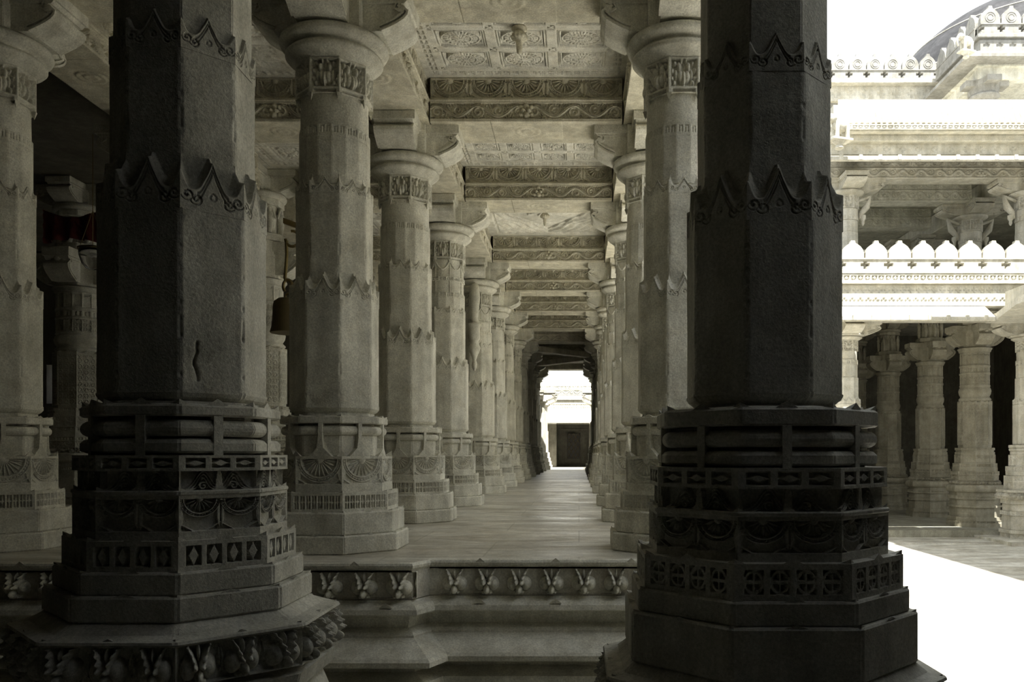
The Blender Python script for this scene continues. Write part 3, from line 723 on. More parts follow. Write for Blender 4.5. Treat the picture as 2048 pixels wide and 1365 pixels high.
# hall wall beyond the left aisle, with a narrow bright opening
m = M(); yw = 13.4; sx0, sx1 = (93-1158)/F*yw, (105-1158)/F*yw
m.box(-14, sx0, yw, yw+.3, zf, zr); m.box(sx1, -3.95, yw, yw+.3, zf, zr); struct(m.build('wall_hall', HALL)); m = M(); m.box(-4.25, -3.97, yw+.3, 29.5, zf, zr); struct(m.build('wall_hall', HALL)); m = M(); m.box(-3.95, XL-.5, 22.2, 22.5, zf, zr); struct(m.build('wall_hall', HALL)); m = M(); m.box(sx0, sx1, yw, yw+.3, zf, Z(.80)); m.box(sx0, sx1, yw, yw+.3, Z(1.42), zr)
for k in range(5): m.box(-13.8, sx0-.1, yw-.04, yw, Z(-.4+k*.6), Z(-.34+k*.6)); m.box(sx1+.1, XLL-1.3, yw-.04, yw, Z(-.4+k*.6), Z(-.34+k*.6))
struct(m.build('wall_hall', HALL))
# solid block right of the corridor beyond the court
m = M(); m.box(1.3, 4.0, 18.2, 29.5, 0, zr+1.2); struct(m.build('wall_court', WHITE))

# ------------------------------------------------------------------ ornate round columns
def ornate(name, label, x, y, zb, scale=1.0, mat=None, group=None, top=3.05):
    root = thing(name, label, 'column', (x, y, 0), 0, group); mat = mat or STONE; s8 = math.sin(PI/8)
    base = -1.36; k = (1.94-zb+0)/(1.94-base)
    f = lambda e: Z(1.97+(e-1.97)*(1.97-zb)/(1.97+1.36))
    m = M()
    def band(a, b, r, H=None, r1=None): facet_band(m, 8, f(a), f(b), r, H if H is not None else np.zeros((2, 2)), r1)
    def LT(r, a, b, kind, n=4):
        w = 2*r*s8; h = f(b)-f(a)
        if kind == 'lotus': return lotus(w, h, 40, 22, w/2, .014, h*.1, 7)
        if kind == 'lat': return lattice(w, h, 44, 12, n, .014, 'bars', .05, .2)
        if kind == 'vine': return vine(w, h, 50, 18, w/1.5, .012, False)
        if kind == 'heads': return heads(w, h, 44, 16, w/3, .03)
        if kind == 'mesh': return meshpat(w, h, 46, 90 if h > .5 else 24)
    band(-1.36, -1.30, .50); band(-1.30, -1.24, .49, LT(.49, -1.30, -1.24, 'lat', 6)); band(-1.24, -1.18, .47)
    band(-1.18, -1.0, .44); band(-1.0, -.96, .475); band(-.96, -.845, .44)
    band(-.845, -.78, .475, LT(.475, -.845, -.78, 'lat', 6)); band(-.78, -.72, .44); roll(m, 8, f(-.72), f(-.58), .505, .05)
    band(-.58, -.50, .43, LT(.43, -.58, -.50, 'heads')); band(-.50, -.40, .41, LT(.41, -.5, -.4, 'lotus')); band(-.40, -.33, .42, LT(.42, -.4, -.33, 'lat')); band(-.33, -.26, .39)
    band(-.26, -.18, .385, LT(.385, -.26, -.18, 'lat', 6)); band(-.18, -.02, .355, LT(.355, -.18, -.02, 'lotus')); band(-.02, .03, .345); band(.03, .065, .33); band(.065, .11, .345, LT(.345, .065, .11, 'lat', 5))
    m.build('base', mat, root)
    m = M()
    band(.11, .16, .29); band(.16, .93, .30, LT(.30, .16, .93, 'mesh')); m.capR = .27; band(.93, 1.02, .30, crest(2*.3*s8, .09, 30, 16, .03))
    prof(m, 48, [(.26, f(.99)), (.285, f(1.02)), (.265, f(1.05)), (.25, f(1.07)), (.275, f(1.12)), (.285, f(1.18)), (.27, f(1.23)), (.255, f(1.25)), (.27, f(1.27)), (.255, f(1.30))])
    facet_band(m, 16, f(1.30), f(1.48), .262, meshpat(2*.262*math.sin(PI/16), .18, 16, 24, .012, 2))
    prof(m, 48, [(.255, f(1.48)), (.268, f(1.49)), (.268, f(1.52)), (.255, f(1.53))])
    facet_band(m, 16, f(1.53), f(1.62), .26, lattice(2*.26*math.sin(PI/16), .09, 14, 12, 1, .012, 'diamond', .1, .1))
    prof(m, 48, [(.255, f(1.62)), (.268, f(1.63)), (.268, f(1.66)), (.255, f(1.67))])
    facet_band(m, 16, f(1.67), f(1.9), .262, lotus(2*.262*math.sin(PI/16), .23, 16, 26, .11, .014, .02, 5))
    prof(m, 48, [(.25, f(1.9)), (.28, f(1.92)), (.28, f(1.94)), (.30, f(1.965)), (.30, f(1.985)), (.26, f(2.0))])
    m.build('shaft', mat, root)
    m = M()
    prism(m, 8, Z(2.0), Z(2.42), .27)
    for q in range(4): arm(m, q*PI/2, Z(2.03), Z(2.40), .50, .26, .15)
    for q in range(4):    # crouching bracket figures as worn lumps under the arms
        a = q*PI/2
        for rr, zz, t, sr in ((.36, 2.16, .0, .075), (.41, 2.23, .05, .06), (.41, 2.23, -.05, .06), (.44, 2.28, 0, .05), (.30, 2.10, .06, .05), (.30, 2.10, -.06, .05)):
            cx, cy = rr*math.cos(a)-t*math.sin(a), rr*math.sin(a)+t*math.cos(a)
            m.rings([[(cx+sr*math.cos(v)*math.cos(u), cy+sr*math.cos(v)*math.sin(u), Z(zz)+sr*math.sin(v)) for u in np.linspace(0, 2*PI, 12, endpoint=False)] for v in np.linspace(-1.5, 1.5, 7)], True)
    m.build('figure_bracket', mat, root)
    m = M()
    prism(m, 8, Z(2.42), Z(2.50), .30); prism(m, 8, Z(2.5), Z(top-.15), .22)
    for q in range(8):    # standing carved figures around the upper block
        a = q*PI/4; cx, cy = .235*math.cos(a), .235*math.sin(a)
        hh = (top-.15-2.5)
        R = [[(cx+r*math.cos(u)+dx*-math.sin(a), cy+r*math.sin(u)+dx*math.cos(a), Z(2.5+hh*t)) for u in np.linspace(0, 2*PI, 10, endpoint=False)] for r, t, dx in ((.03, .02, 0), (.035, .2, .01), (.045, .42, .012), (.033, .55, 0), (.05, .7, -.006), (.02, .76, 0), (.035, .82, 0), (.03, .9, 0), (.008, .97, 0))]
        m.rings(R, True)
        tube(m, [(.25*math.cos(a+t), .25*math.sin(a+t), Z(2.5+hh*(.55+.4*math.cos(t/.33*PI/2)))) for t in np.linspace(-.33, .33, 9)], .012, 6)
    prism(m, 8, Z(top-.15), Z(top-.08), .27); roll(m, 40, Z(top-.08), Z(top), .30, .05)
    for q in range(4): arm(m, q*PI/2, Z(top), Z(top+.25), .46, .24, .1)
    prism(m, 8, Z(top), Z(top+.25), .22)
    m.build('upper_capital', mat, root)
    return root
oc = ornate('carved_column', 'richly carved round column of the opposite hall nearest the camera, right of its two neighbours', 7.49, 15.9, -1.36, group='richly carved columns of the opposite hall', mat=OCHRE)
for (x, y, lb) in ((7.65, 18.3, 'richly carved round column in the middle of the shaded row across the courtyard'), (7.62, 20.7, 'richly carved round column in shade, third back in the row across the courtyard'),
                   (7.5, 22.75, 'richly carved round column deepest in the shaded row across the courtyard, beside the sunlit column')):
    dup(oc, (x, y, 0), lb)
lc = ornate('carved_column', 'slim richly carved round column in the dark gap, beside the brass hook', XLL+.02, LY[3], -.59, group='richly carved columns of the left hall', top=2.98)
for ch in lc.children:
    if ch.name.startswith('upper'): pass
dup(lc, (-6.05, 10.2, 0), 'dark carved column deep in the unlit hall left of the front left column')

# ------------------------------------------------------------------ objects in the dark hall
r = thing('brass_bell', 'large brass bell hanging in the dark gap beside the carved column', 'bell', (-3.17, 9.2, Z(1.32)))
m = M(); prof(m, 40, [(.20, 0), (.205, .01), (.19, .06), (.18, .15), (.175, .28), (.165, .34), (.12, .375), (.05, .385)]); m.build('bell_body', DULL, r)
m = M(); tube(m, [(.045*math.cos(t), 0, .40+.035*math.sin(t)) for t in np.linspace(-.3, PI+.3, 14)], .012); m.build('crown_loop', BRASS, r)
r = thing('bell_hook', 'long brass hook and shackle hanging from the carved column bracket', 'hook', (-3.19, 9.2, Z(1.735)))
m = M(); tube(m, [(.05*math.cos(t), 0, .10+.07*math.sin(t)) for t in np.linspace(-.9, PI+.9, 16)], .016); m.build('shackle', BRASS, r)
m = M(); tube(m, [(-.02, 0, .16), (-.03, 0, .2), (-.02, 0, .3), (-.01, 0, .45), (-.015, 0, .56), (-.01, 0, .60)], .018); m.build('rod', BRASS, r)
m = M(); tube(m, [(.05+.075*math.cos(t), 0, .62+.085*math.sin(t)) for t in np.linspace(-PI, PI*.55, 16)], .016); m.build('hook', BRASS, r)
m = M(); extr(m, [(-.03, -.03), (.03, -.03), (.03, .03), (-.03, .03)], (-3.22, 9.3, Z(2.56)), (0, 1, 0), (0, 0, 1), (.94, 0, -.34), -.05, .5)
tag(m.build('brass_bar', BRASS), 'slanting brass covered bar above the bell hook', 'bar')
r = thing('glass_lantern', 'clear glass bowl lantern hanging in the dark hall left of the front left column', 'lantern', (-4.92, 8.5, Z(1.86)))
m = M(); prof(m, 32, [(.01, 0), (.06, .015), (.10, .06), (.125, .14), (.13, .2), (.127, .2), (.12, .14), (.095, .065), (.055, .02), (.01, .006)]); m.build('glass_bowl', GLASS, r)
m = M(); prof(m, 32, [(.128, .2), (.14, .205), (.14, .22), (.128, .225)])
for t in (0, 2.1, 4.2): tube(m, [(.13*math.cos(t), .13*math.sin(t), .215), (.0, .0, .6)], .003, 5)
tube(m, [(0, 0, .6), (0, 0, ZB-Z(1.86)+.383)], .004, 5); m.build('rim_and_chain', BRASS, r)
m = M(); H = .04*np.sin(np.linspace(0, 22, 60))[None, :]*np.linspace(.3, 1, 14)[:, None]+.02*rng.rand(14, 60)
A = np.linspace(0, 1, 60)[None, :]*np.ones((14, 1)); B = np.linspace(0, 1, 14)[:, None]*np.ones((1, 60))
P = np.stack([-5.75+.62*A, 9+H, Z(2.62-.36*B*(1-.35*np.sin(A*PI))-.08*np.sin(A*PI))], -1)
m.grid(P); m.grid(P[:, ::-1]+np.array([0, .012, 0])); tag(m.build('red_cloth', RED), 'dark red cloth swag hanging in the unlit hall at the left', 'cloth')

# ------------------------------------------------------------------ opposite building across the court
def court_column(label, x, y, zb, ztop, mat=WHITE, root=None, group='plain white columns of the courtyard front'):
    if root is not None: return dup(root, (x, y, 0), label)
    r = thing('court_column', label, 'column', (x, y, 0), 0, group); s8 = math.sin(PI/8); f = Z; m = M()
    w = lambda R: 2*R*s8
    facet_band(m, 8, f(-1.5), f(-1.36), .46, lotus(w(.46), .14, 40, 20, w(.46)/2, .014, .02, 7)); prism(m, 8, f(-1.36), f(-1.30), .48)
    prism(m, 8, f(-1.30), f(-1.05), .43); facet_band(m, 8, f(-1.05), f(-.98), .46, lattice(w(.46), .07, 50, 12, 5, .015, 'dash')); prism(m, 8, f(-.98), f(-.86), .42)
    prism(m, 8, f(-.86), f(-.78), .45); facet_band(m, 8, f(-.78), f(-.66), .50, heads(w(.5), .12, 56, 20, w(.5)/3, .04)); prism(m, 8, f(-.66), f(-.62), .52)
    facet_band(m, 8, f(-.62), f(-.48), .40, lotus(w(.4), .14, 40, 20, w(.4)/2, .014, .02, 7)); facet_band(m, 8, f(-.48), f(-.38), .40, lattice(w(.4), .1, 50, 14, 5, .015, 'round'))
    prism(m, 8, f(-.38), f(-.30), .37); facet_band(m, 8, f(-.30), f(-.22), .375, lattice(w(.375), .08, 50, 14, 5, .015, 'bars')); facet_band(m, 8, f(-.22), f(-.02), .325, lotus(w(.325), .2, 44, 30, w(.325)/2, .016, .03, 7))
    prism(m, 8, f(-.02), f(.04), .30); roll(m, 8, f(.04), f(.10), .32); prism(m, 8, f(.10), f(.15), .325); m.build('base', mat, r)
    m = M(); prism(m, 8, f(.15), f(.85), .262, b=.01); m.capR = .22; facet_band(m, 8, f(.85), f(.97), .262, crest(w(.262), .12, 34, 20, .03))
    prism(m, 8, f(.92), f(1.3), .225); prism(m, 16, f(1.3), f(1.52), .212)
    facet_band(m, 16, f(1.52), f(1.6), .218, lattice(2*.218*math.sin(PI/16), .08, 16, 12, 1, .012, 'bars', .1, .2)); prof(m, 40, [(.20, f(1.6)), (.205, f(1.75))])
    facet_band(m, 8, f(1.75), f(1.93), .222, collar(w(.222), .18, 26, 24)); m.build('shaft', mat, r)
    m = M(); z = f(1.93)
    prof(m, 40, [(.20, z), (.25, z+.02), (.29, z+.045), (.285, z+.06), (.27, z+.065), (.31, z+.08), (.32, z+.1), (.29, z+.12), (.25, z+.125)])
    prism(m, 8, z+.125, f(ztop), .24)
    for k in range(4): arm(m, k*PI/2, z+.1, f(ztop), .58, .30, .12)
    m.build('bracket_capital', mat, r)
    return r
YO = 14.45
ca = court_column('white column at the left corner of the courtyard front, beside the big dark column', 4.57, YO, -1.5, 2.27)
court_column('white column at the right edge of the picture with its base in soft shade', 7.75, YO, -1.5, 2.27, root=ca)
m = M(); m.box(3.6, 14, 14.9, 34, 0, .14); struct(m.build('floor', DARKST)); m = M(); m.box(-9, 1.9, -8, 4.2, 0, .012); struct(m.build('floor', DARKST))  # second slab: unseen dark floor added to cut light bounced onto the foreground
m = M(); m.box(7.0, 14, 13.6, 14.9, 0, .06); m.box(3.0, 7.0, 13.9, 14.9, 0, .015); struct(m.build('floor', COURT))
# ground floor beam and lower eave
def opp_beam(label, x0, x1, y, z, mat=WHITE, h=.30):
    m = M(); w = x1-x0; m.box(x0, x1, y-.17, y+.17, z+.006, z+h)
    panel(m, (x0, y-.2, z), (w, 0, 0), (0, 0, h*.5), vine(w, h*.5, int(w*90), 22, .32, .02), .04)
    panel(m, (x0, y-.185, z+h*.55), (w, 0, 0), (0, 0, h*.42), lotus(w, h*.42, int(w*90), 22, .3, .02, .01, 9), .03)
    return tag(m.build('carved_beam', mat), label, 'beam', 'beams of the building across the courtyard')
opp_beam('carved beam over the ground floor opening across the courtyard', 3.9, 9.5, YO, Z(2.27))
def eave(x0, x1, yin, yout, zin, zout, label, name='sloping_eave'):
    m = M(); L = x1-x0
    prof_ = [(yin, zin), (yin, zin-.10), (yout+.02, zout-.07), (yout, zout-.05), (yout, zout), (yout+.03, zout+.015)]
    extr(m, prof_, (x0, 0, 0), (0, 1, 0), (0, 0, 1), (1, 0, 0), 0, L)
    n = int(L/.30)
    for k in range(n): 
        xx = x0+(k+.5)*L/n; m.box(xx-.03, xx+.03, yout-.012, yout+.03, zout-.055, zout+.03, .006)
    return tag(m.build(name, WHITE), label, 'eave', 'eaves of the building across the courtyard')
eave(3.7, 6.75, 13.97, 13.60, Z(2.45), Z(2.22), 'lower sloping eave across the courtyard, glaring white in the sun')
m = M(); z0 = Z(2.22)
P0 = [(6.76, 13.97), (9.5, 13.97), (9.5, 11.65), (6.35, 11.65), (6.35, 12.2), (6.76, 13.62)]
m.rings([[(x, y, z0-.05) for x, y in P0[::-1]], [(x, y, z0+.06) for x, y in P0[::-1]]]); m.box(7.0, 9.5, 11.8, 13.8, z0+.06, Z(2.66)); tag(m.build('eave_corner', WHITE), 'turned corner of the lower eave at the right edge of the picture', 'eave')
# parapet between the storeys
def merlon_mesh(w, h, t, knob=True):
    m = M(); pts = []
    pr = [(.5, 0), (.5, .15), (.49, .35), (.44, .52), (.34, .68), (.22, .79), (.12, .86), (.10, .92), (.09, 1.0)]
    pts = [(-a*w, b*h) for a, b in pr]+[(a*w, b*h) for a, b in pr[::-1]]
    extr(m, pts, (0, 0, 0), (1, 0, 0), (0, 0, 1), (0, 1, 0), 0, t)
    if knob: 
        for rr in (.10, .06):
            tube(m, [(rr*math.cos(a), -.002, .38*h+rr*math.sin(a)) for a in np.linspace(0, 2*PI, 20)], .008, 5)
    return m
def parapet(label, x0, x1, y, z0, hw, n, hm, along='x', knob=False, group='crenellated parapets of the building across the courtyard', mat=None, rot=0):
    mat = mat or WHITE
    L = x1-x0; r = thing('crenellated_parapet', label, 'parapet', (x0, y, z0), rot, group)
    m = M(); m.box(0, L, .122, .14, 0, hw); p = L/n
    # cross shaped slots through the wall between the merlons: built as dark recess panels
    H = np.zeros((60, int(L*150))); X, Y = XY(L, hw, H.shape[1], 60)
    xl = np.abs(((X+p/2) % p)-p/2); yl = np.abs(Y-hw*.62)
    H = np.where(((xl < .075) & (yl < .026)) | ((xl < .026) & (yl < .07)), -.12, 0.)
    H = np.where((Y < hw*.10), .02, H)
    panel(m, (0, 0, 0), (L, 0, 0), (0, 0, hw), H, .12)
    m.box(0, L, -.02, .15, hw, hw+.02)
    m.build('parapet_wall', mat, r)
    mm = merlon_mesh(p*.94, hm, .1, knob); first = None
    for k in range(n):
        if first is None: o = mm.build('merlon', mat, r); first = o
        else: o = first.copy(); C.objects.link(o); o.parent = r
        o.location = ((k+.5)*p, .02, hw+.02)
    return r
# white band with sunk crosses below the parapet
def band_wall(label, x0, x1, y, z0, z1, n, pat='cross', depth=.2, rot=0, name='carved_band'):
    m = M(); L = x1-x0; h = z1-z0
    m.box(0, L, .03, depth, 0, h)
    if pat == 'two': H = np.concatenate([cross_row(L, h/2, int(L*90), 22, n*2, .014), np.roll(cross_row(L, h/2, int(L*90), 22, n*2, .014), int(L*90/n/4), 1)])
    elif pat == 'cross': H = cross_row(L, h, int(L*90), 40, n, .016)
    else: H = lattice(L, h, int(L*90), 26, n, .025, 'diamond', .0, .2)
    panel(m, (0, 0, 0), (L, 0, 0), (0, 0, h), H, .03)
    o = m.build(name, WHITE, None, (x0, y, z0)); o.rotation_euler = (0, 0, rot)
    return tag(o, label, 'wall band', 'carved bands of the building across the courtyard')
band_wall('white band of sunk checker crosses just above the lower eave', 3.7, 9.5, 14.0, Z(2.46), Z(2.82), 22, 'two')
band_wall('white band of little diamonds under the lower parapet', 3.7, 9.5, 13.97, Z(2.86), Z(2.995), 50, 'dia')
m = M(); m.box(3.66, 9.5, 13.93, 14.17, Z(2.825), Z(2.855), .005); tag(m.build('string_course', WHITE), 'thin projecting ledge under the lower parapet', 'ledge')
parapet('lower crenellated parapet of plain white rounded merlons across the courtyard', 3.98, 9.46, 13.98, Z(3.0), .235, 14, .30)
# upper storey
def upper_column(label, x, y, root=None, mat=WHITE):
    if root is not None: return dup(root, (x, y, 0), label)
    r = thing('court_column', label, 'column', (x, y, 0), 0, 'upper storey columns across the courtyard'); f = Z; m = M()
    s8 = math.sin(PI/8)
    prism(m, 8, f(3.45), f(3.55), .25); prism(m, 16, f(3.55), f(3.8), .205); m.build('base', mat, r)
    m = M(); prism(m, 16, f(3.8), f(4.0), .2); facet_band(m, 16, f(4.0), f(4.07), .21, lattice(2*.21*math.sin(PI/16), .07, 16, 12, 1, .012, 'bars', .1, .2)); prism(m, 16, f(4.07), f(4.2), .205)
    facet_band(m, 8, f(4.2), f(4.42), .22, collar(2*.22*s8, .22, 26, 24)); m.build('shaft', mat, r)
    m = M(); z = f(4.42); prof(m, 40, [(.20, z), (.26, z+.02), (.31, z+.05), (.31, z+.07), (.27, z+.09)]); prism(m, 8, z+.09, f(4.7), .25)
    for k in range(4): arm(m, k*PI/2, z+.08, f(4.7), .62, .32, .12)
    for s in (-1, 1):    # curled side brackets with hanging drops
        tube(m, [(s*.21, 0, z-.05), (s*.42, 0, z+.02), (s*.36, 0, z-.16), (s*.27, 0, z-.26), (s*.24, 0, z-.36)], [.03, .05, .06, .05, .02], 10)
        prof_r = [[(s*.30+rr*math.cos(u), rr*math.sin(u), z-.36+zz) for u in np.linspace(0, 2*PI, 12, endpoint=False)] for rr, zz in ((.01, -.12), (.03, -.08), (.025, -.04), (.05, 0), (.05, .06))]
        m.rings(prof_r, True)
    m.build('bracket_capital', mat, r); return r
u0 = upper_column('sunlit upper storey column beside the big dark column', 4.61, 14.52)
upper_column('upper storey column at the right edge of the picture', 7.76, 14.52, u0)
upper_column('inner upper storey column in shade behind the parapet', 7.45, 16.0, u0)
upper_column('second inner upper storey column, low behind the parapet', 7.45, 18.6, u0)
opp_beam('long carved vine beam under the upper eave across the courtyard', 3.9, 9.8, 14.5, Z(4.70), h=.34)
opp_beam('first inner beam of the upper storey with half lotus frieze', 4.0, 7.3, 15.8, Z(4.70), STONE, h=.4)
opp_beam('second inner beam of the upper storey, deeper in shade', 4.0, 7.3, 17.6, Z(4.70), STONE, h=.4)
m = M(); m.box(7.55, 7.95, 14.75, 22, Z(4.71), Z(5.09), .01); tag(m.build('side_beam', STONE), 'plain beam running back under the upper storey roof', 'beam')
m = M(); m.box(3.9, 12, 14.2, 23.7, Z(5.1), Z(5.2)); struct(m.build('ceiling', STONE)); m = M(); m.box(4.0, 12, 14.21, 15.0, Z(2.6), Z(3.45)); struct(m.build('ceiling', STONE)); m = M(); m.box(4.0, 12, 15.0, 23.7, Z(3.32), Z(3.45)); struct(m.build('ceiling', STONE))
m = M(); m.box(3.9, 12, 23.7, 24, 0, Z(5.1)); m.box(11.7, 12, 14.5, 24, 0, Z(5.1)); struct(m.build('wall_opposite', HALL))
m = M(); m.box(3.9, 4.1, 15.2, 19.6, .14, Z(2.6)); struct(m.build('wall_side', STONE))
eave(3.75, 10, 13.97, 13.5, Z(4.96), Z(4.78), 'upper eave across the courtyard with a weathered grey edge')
band_wall('white band of sunk crosses just above the upper eave', 4.2, 10, 13.98, Z(4.98), Z(5.16), 22, depth=.2)
m = M(); m.box(4.15, 10, 13.86, 14.18, Z(5.16), Z(5.27), .01); tag(m.build('string_course', WHITE), 'cream ledge above the band of crosses under the fluted cornice', 'ledge')
# fluted cornice
m = M(); x0, x1 = 4.1, 10.0
P = [(13.72, Z(5.27)), (13.70, Z(5.38)), (13.75, Z(5.40)), (13.86, Z(5.62)), (13.98, Z(5.80)), (13.98, Z(5.90)), (14.18, Z(5.90)), (14.18, Z(5.27))]
R = []
for y_, z_ in P: pass
m.rings([[(x0-(14.0-y_)*.0+(y_-13.72)*.8, y_, z_) for y_, z_ in P], [(x1, y_, z_) for y_, z_ in P]])
n = 60
for k in range(n):
    xx = 4.45+(x1-4.5)*k/n
    tube(m, [(xx, 13.755, Z(5.41)), (xx, 13.85, Z(5.61)), (xx, 13.955, Z(5.76))], [.034, .03, .022], 6)
H = lattice(x1-4.15, .08, 500, 12, 60, .015, 'dash', .0, .2); panel(m, (4.15, 13.68, Z(5.285)), (x1-4.15, 0, 0), (0, 0, .08), H, .03)
tag(m.build('fluted_cornice', WHITE), 'fluted petal cornice glaring white along the roof across the courtyard', 'cornice')
m = M(); m.box(4.3, 10, 14.2, 24, Z(5.2), Z(5.9)); struct(m.build('ceiling', WHITE))
# small carved animal on a bracket at the cornice corner
def statue(label, x, y, z, s=1.0, rz=0):
    r = thing('stone_elephant', label, 'statue', (x, y, z), rz, 'carved elephants on the roof corners')
    m = M(); 
    def blob(cx, cz, rx, ry, rz_, cy=0): m.rings([[(s*(cx+rx*math.cos(v)*math.cos(u)), s*(cy+ry*math.cos(v)*math.sin(u)), s*(cz+rz_*math.sin(v))) for u in np.linspace(0, 2*PI, 16, endpoint=False)] for v in np.linspace(-1.55, 1.55, 9)], True)
    blob(.02, .19, .13, .075, .095); blob(-.12, .26, .065, .055, .065); blob(-.09, .25, .02, .09, .055)
    for lx in (-.06, .10):
        for ly in (-.045, .045): tube(m, [(s*lx, s*ly, 0), (s*lx, s*ly, s*.08), (s*lx, s*ly, s*.17)], [s*.03, s*.027, s*.035], 10)
    tube(m, [(s*-.16, 0, s*.26), (s*-.20, 0, s*.21), (s*-.20, 0, s*.13), (s*-.17, 0, s*.07)], [s*.03, s*.026, s*.02, s*.014], 10)
    m.build('body', WHITE, r)
    m = M(); m.box(-.14*s, .16*s, -.09*s, .09*s, -.03*s, 0, .004); prof(m, 16, [(.03*s, -.14*s), (.06*s, -.12*s), (.04*s, -.08*s), (.09*s, -.03*s)]); m.build('plinth', WHITE, r)
    return r
statue('small carved elephant on a bracket at the cornice corner beside the big dark column', 4.15, 13.40, Z(5.02), 1.2, .3)
statue('small carved elephant on the corner of the roof pavilion', 7.30, 15.85, Z(7.60), 1.0, .3)
# rear upper block with parapet
m = M(); m.box(5.3, 12, 18.8, 19.4, Z(5.9), Z(8.05)); tag(m.build('parapet_base', PALEGREY), 'plain wall of the rear roof terrace seen over the cornice', 'wall')
band_wall('white band of crosses below the rear parapet', 5.2, 12, 18.68, Z(7.85), Z(8.18), 20, depth=.12)
m = M(); m.box(5.1, 12, 18.5, 18.8, Z(8.18), Z(8.27), .01); tag(m.build('string_course', WHITE), 'ledge under the rear parapet on the roof', 'ledge')
parapet('rear crenellated parapet whose merlons carry ring flowers, left of the dome', 5.2, 11.06, 18.6, Z(8.27), .22, 15, .36, knob=True, mat=PALEGREY)
# roof pavilion
r = thing('roof_pavilion', 'square roof pavilion with deep eave at the upper right corner of the picture', 'pavilion', (7.4, 16.0, 0))
m = M(); zz = Z(7.58); e = 4.0
ey = 2.35; m.rings([[(0, 0, zz), (e, 0, zz), (e, ey, zz), (0, ey, zz)], [(0, 0, zz+.06), (e, 0, zz+.06), (e, ey, zz+.06), (0, ey, zz+.06)], [(.42, .42, zz+.30), (e, .42, zz+.30), (e, ey, zz+.30), (.42, ey, zz+.30)]])
m.build('eave', PALEGREY, r)
m = M(); m.box(.45, e, .45, ey, zz+.28, zz+.55)
panel(m, (.45, .43, zz+.30), (e-.45, 0, 0), (0, 0, .22), cross_row(e-.45, .22, 320, 30, 14, .03), .02)
m.box(.38, e, .38, ey, zz+.55, zz+.62, .01); m.build('roof_band', PALEGREY, r)
m = M(); m.box(.40, e, .42, .62, zz-.25, zz-.03); m.box(.42, .62, .62, ey, zz-.25, zz-.03); m.box(.35, e, .35, ey, zz-.03, zz); m.build('lintel', STONE, r)
for (cx, cy) in ((.62, .62), (3.4, .62), (.62, 1.95)):
    m = M(); 
    for n_, a, b, q in ((8, -1.70, -1.1, .2), (16, -1.1, -.62, .175)): m.rings([poly_n(n_, q, zz+a, 0, cx, cy), poly_n(n_, q, zz+b, 0, cx, cy)])
    m.rings([poly_n(32, q, zz+z_, 0, cx, cy) for q, z_ in ((.17, -.62), (.22, -.6), (.28, -.55), (.28, -.52), (.24, -.5))], True); m.rings([poly_n(8, .25, zz-.5, 0, cx, cy), poly_n(8, .30, zz-.25, 0, cx, cy)])
    m.box(cx-.42, cx+.42, cy-.14, cy+.14, zz-.36, zz-.25); m.box(cx-.14, cx+.14, cy-.42, cy+.42, zz-.36, zz-.25)
    m.build('pavilion_column', PALEGREY, r)
parapet('crenellated parapet on top of the roof pavilion, facing the camera', 7.85, 11.15, 16.43, zz+.62, .2, 8, .36, knob=True, mat=PALEGREY)
q = parapet('crenellated parapet along the left flank of the roof pavilion', 7.8, 9.6, 16.45, zz+.62, .2, 4, .36, knob=True, mat=PALEGREY)
q.rotation_euler = (0, 0, PI/2); q.location = (7.96, 16.62, zz+.62)
# dome
r = thing('dome', 'weathered dark grey dome rising behind the roof parapets at the upper right', 'dome', (14.27, 26.6, Z(9.35)))
m = M(); RR = 4.95
m.rings([[(RR*math.cos(v)*math.cos(u), RR*math.cos(v)*math.sin(u), RR*.98*math.sin(v)) for u in np.linspace(0, 2*PI, 96, endpoint=False)] for v in list(np.linspace(0, 1.5, 40))], True); m.build('shell', DOME, r)
m = M()
for v in (.42, .75): tube(m, [(1.003*RR*math.cos(v)*math.cos(u), 1.003*RR*math.cos(v)*math.sin(u), RR*.98*math.sin(v)) for u in np.linspace(0, 2*PI, 97)], .02, 6)
m.build('ring_moulding', WHITE, r)
m = M(); m.rings([poly_n(48, 5.0, -2.4), poly_n(48, 5.0, 0)]); m.build('drum', WHITE, r)
# building on the right of the court: its roof edge throws the shadow on the paving
m = M(); m.box(6.34, 12, 1.6, 11.6, Z(2.0), Z(2.2)); m.box(6.9, 12, 1.6, 11.6, Z(2.2), Z(6.7)); m.box(6.30, 12, 1.6, 11.6, Z(6.7), Z(6.8))
m.box(8.5, 12, 1.6, 11.6, 0, Z(2.0)); struct(m.build('wall_east', WHITE))

# ------------------------------------------------------------------ far end of the corridor
ye = 36.7; yd = 38.4
def wx(px, d=ye): return (px-1158)/F*d
def wz(py, d=ye): return Z((908-py)/F*d)
m = M(); m.box(-2.05, 1.25, yd, yd+.3, zf, wz(842, yd))
for k, (px0, px1, py0, py1) in enumerate(((1118, 1174, 930, 858), (1124, 1169, 928, 864), (1130, 1164, 926, 867))): m.box(wx(px0, yd), wx(px1, yd), yd-.04*(k+1), yd-.04*k, wz(py0, yd), wz(py1, yd))
m.box(-2.05, wx(1113), ye-.1, yd, zf, wz(849)); m.box(wx(1178), 1.25, ye-.1, yd, zf, wz(849)); m.box(wx(1113), wx(1178), ye-.1, yd, wz(849), wz(847))
struct(m.build('wall_end', HALL))
r = thing('lattice_door', 'black lattice door with diamond pattern in the far end wall of the corridor', 'door', (0, yd-.16, 0))
m = M(); a, b, c, d = wx(1134, yd), wx(1160, yd), wz(918, yd), wz(868, yd); m.box(a, b, -.03, 0, c, d); m.build('door_leaf', BLACK, r)
m = M(); nn = 3
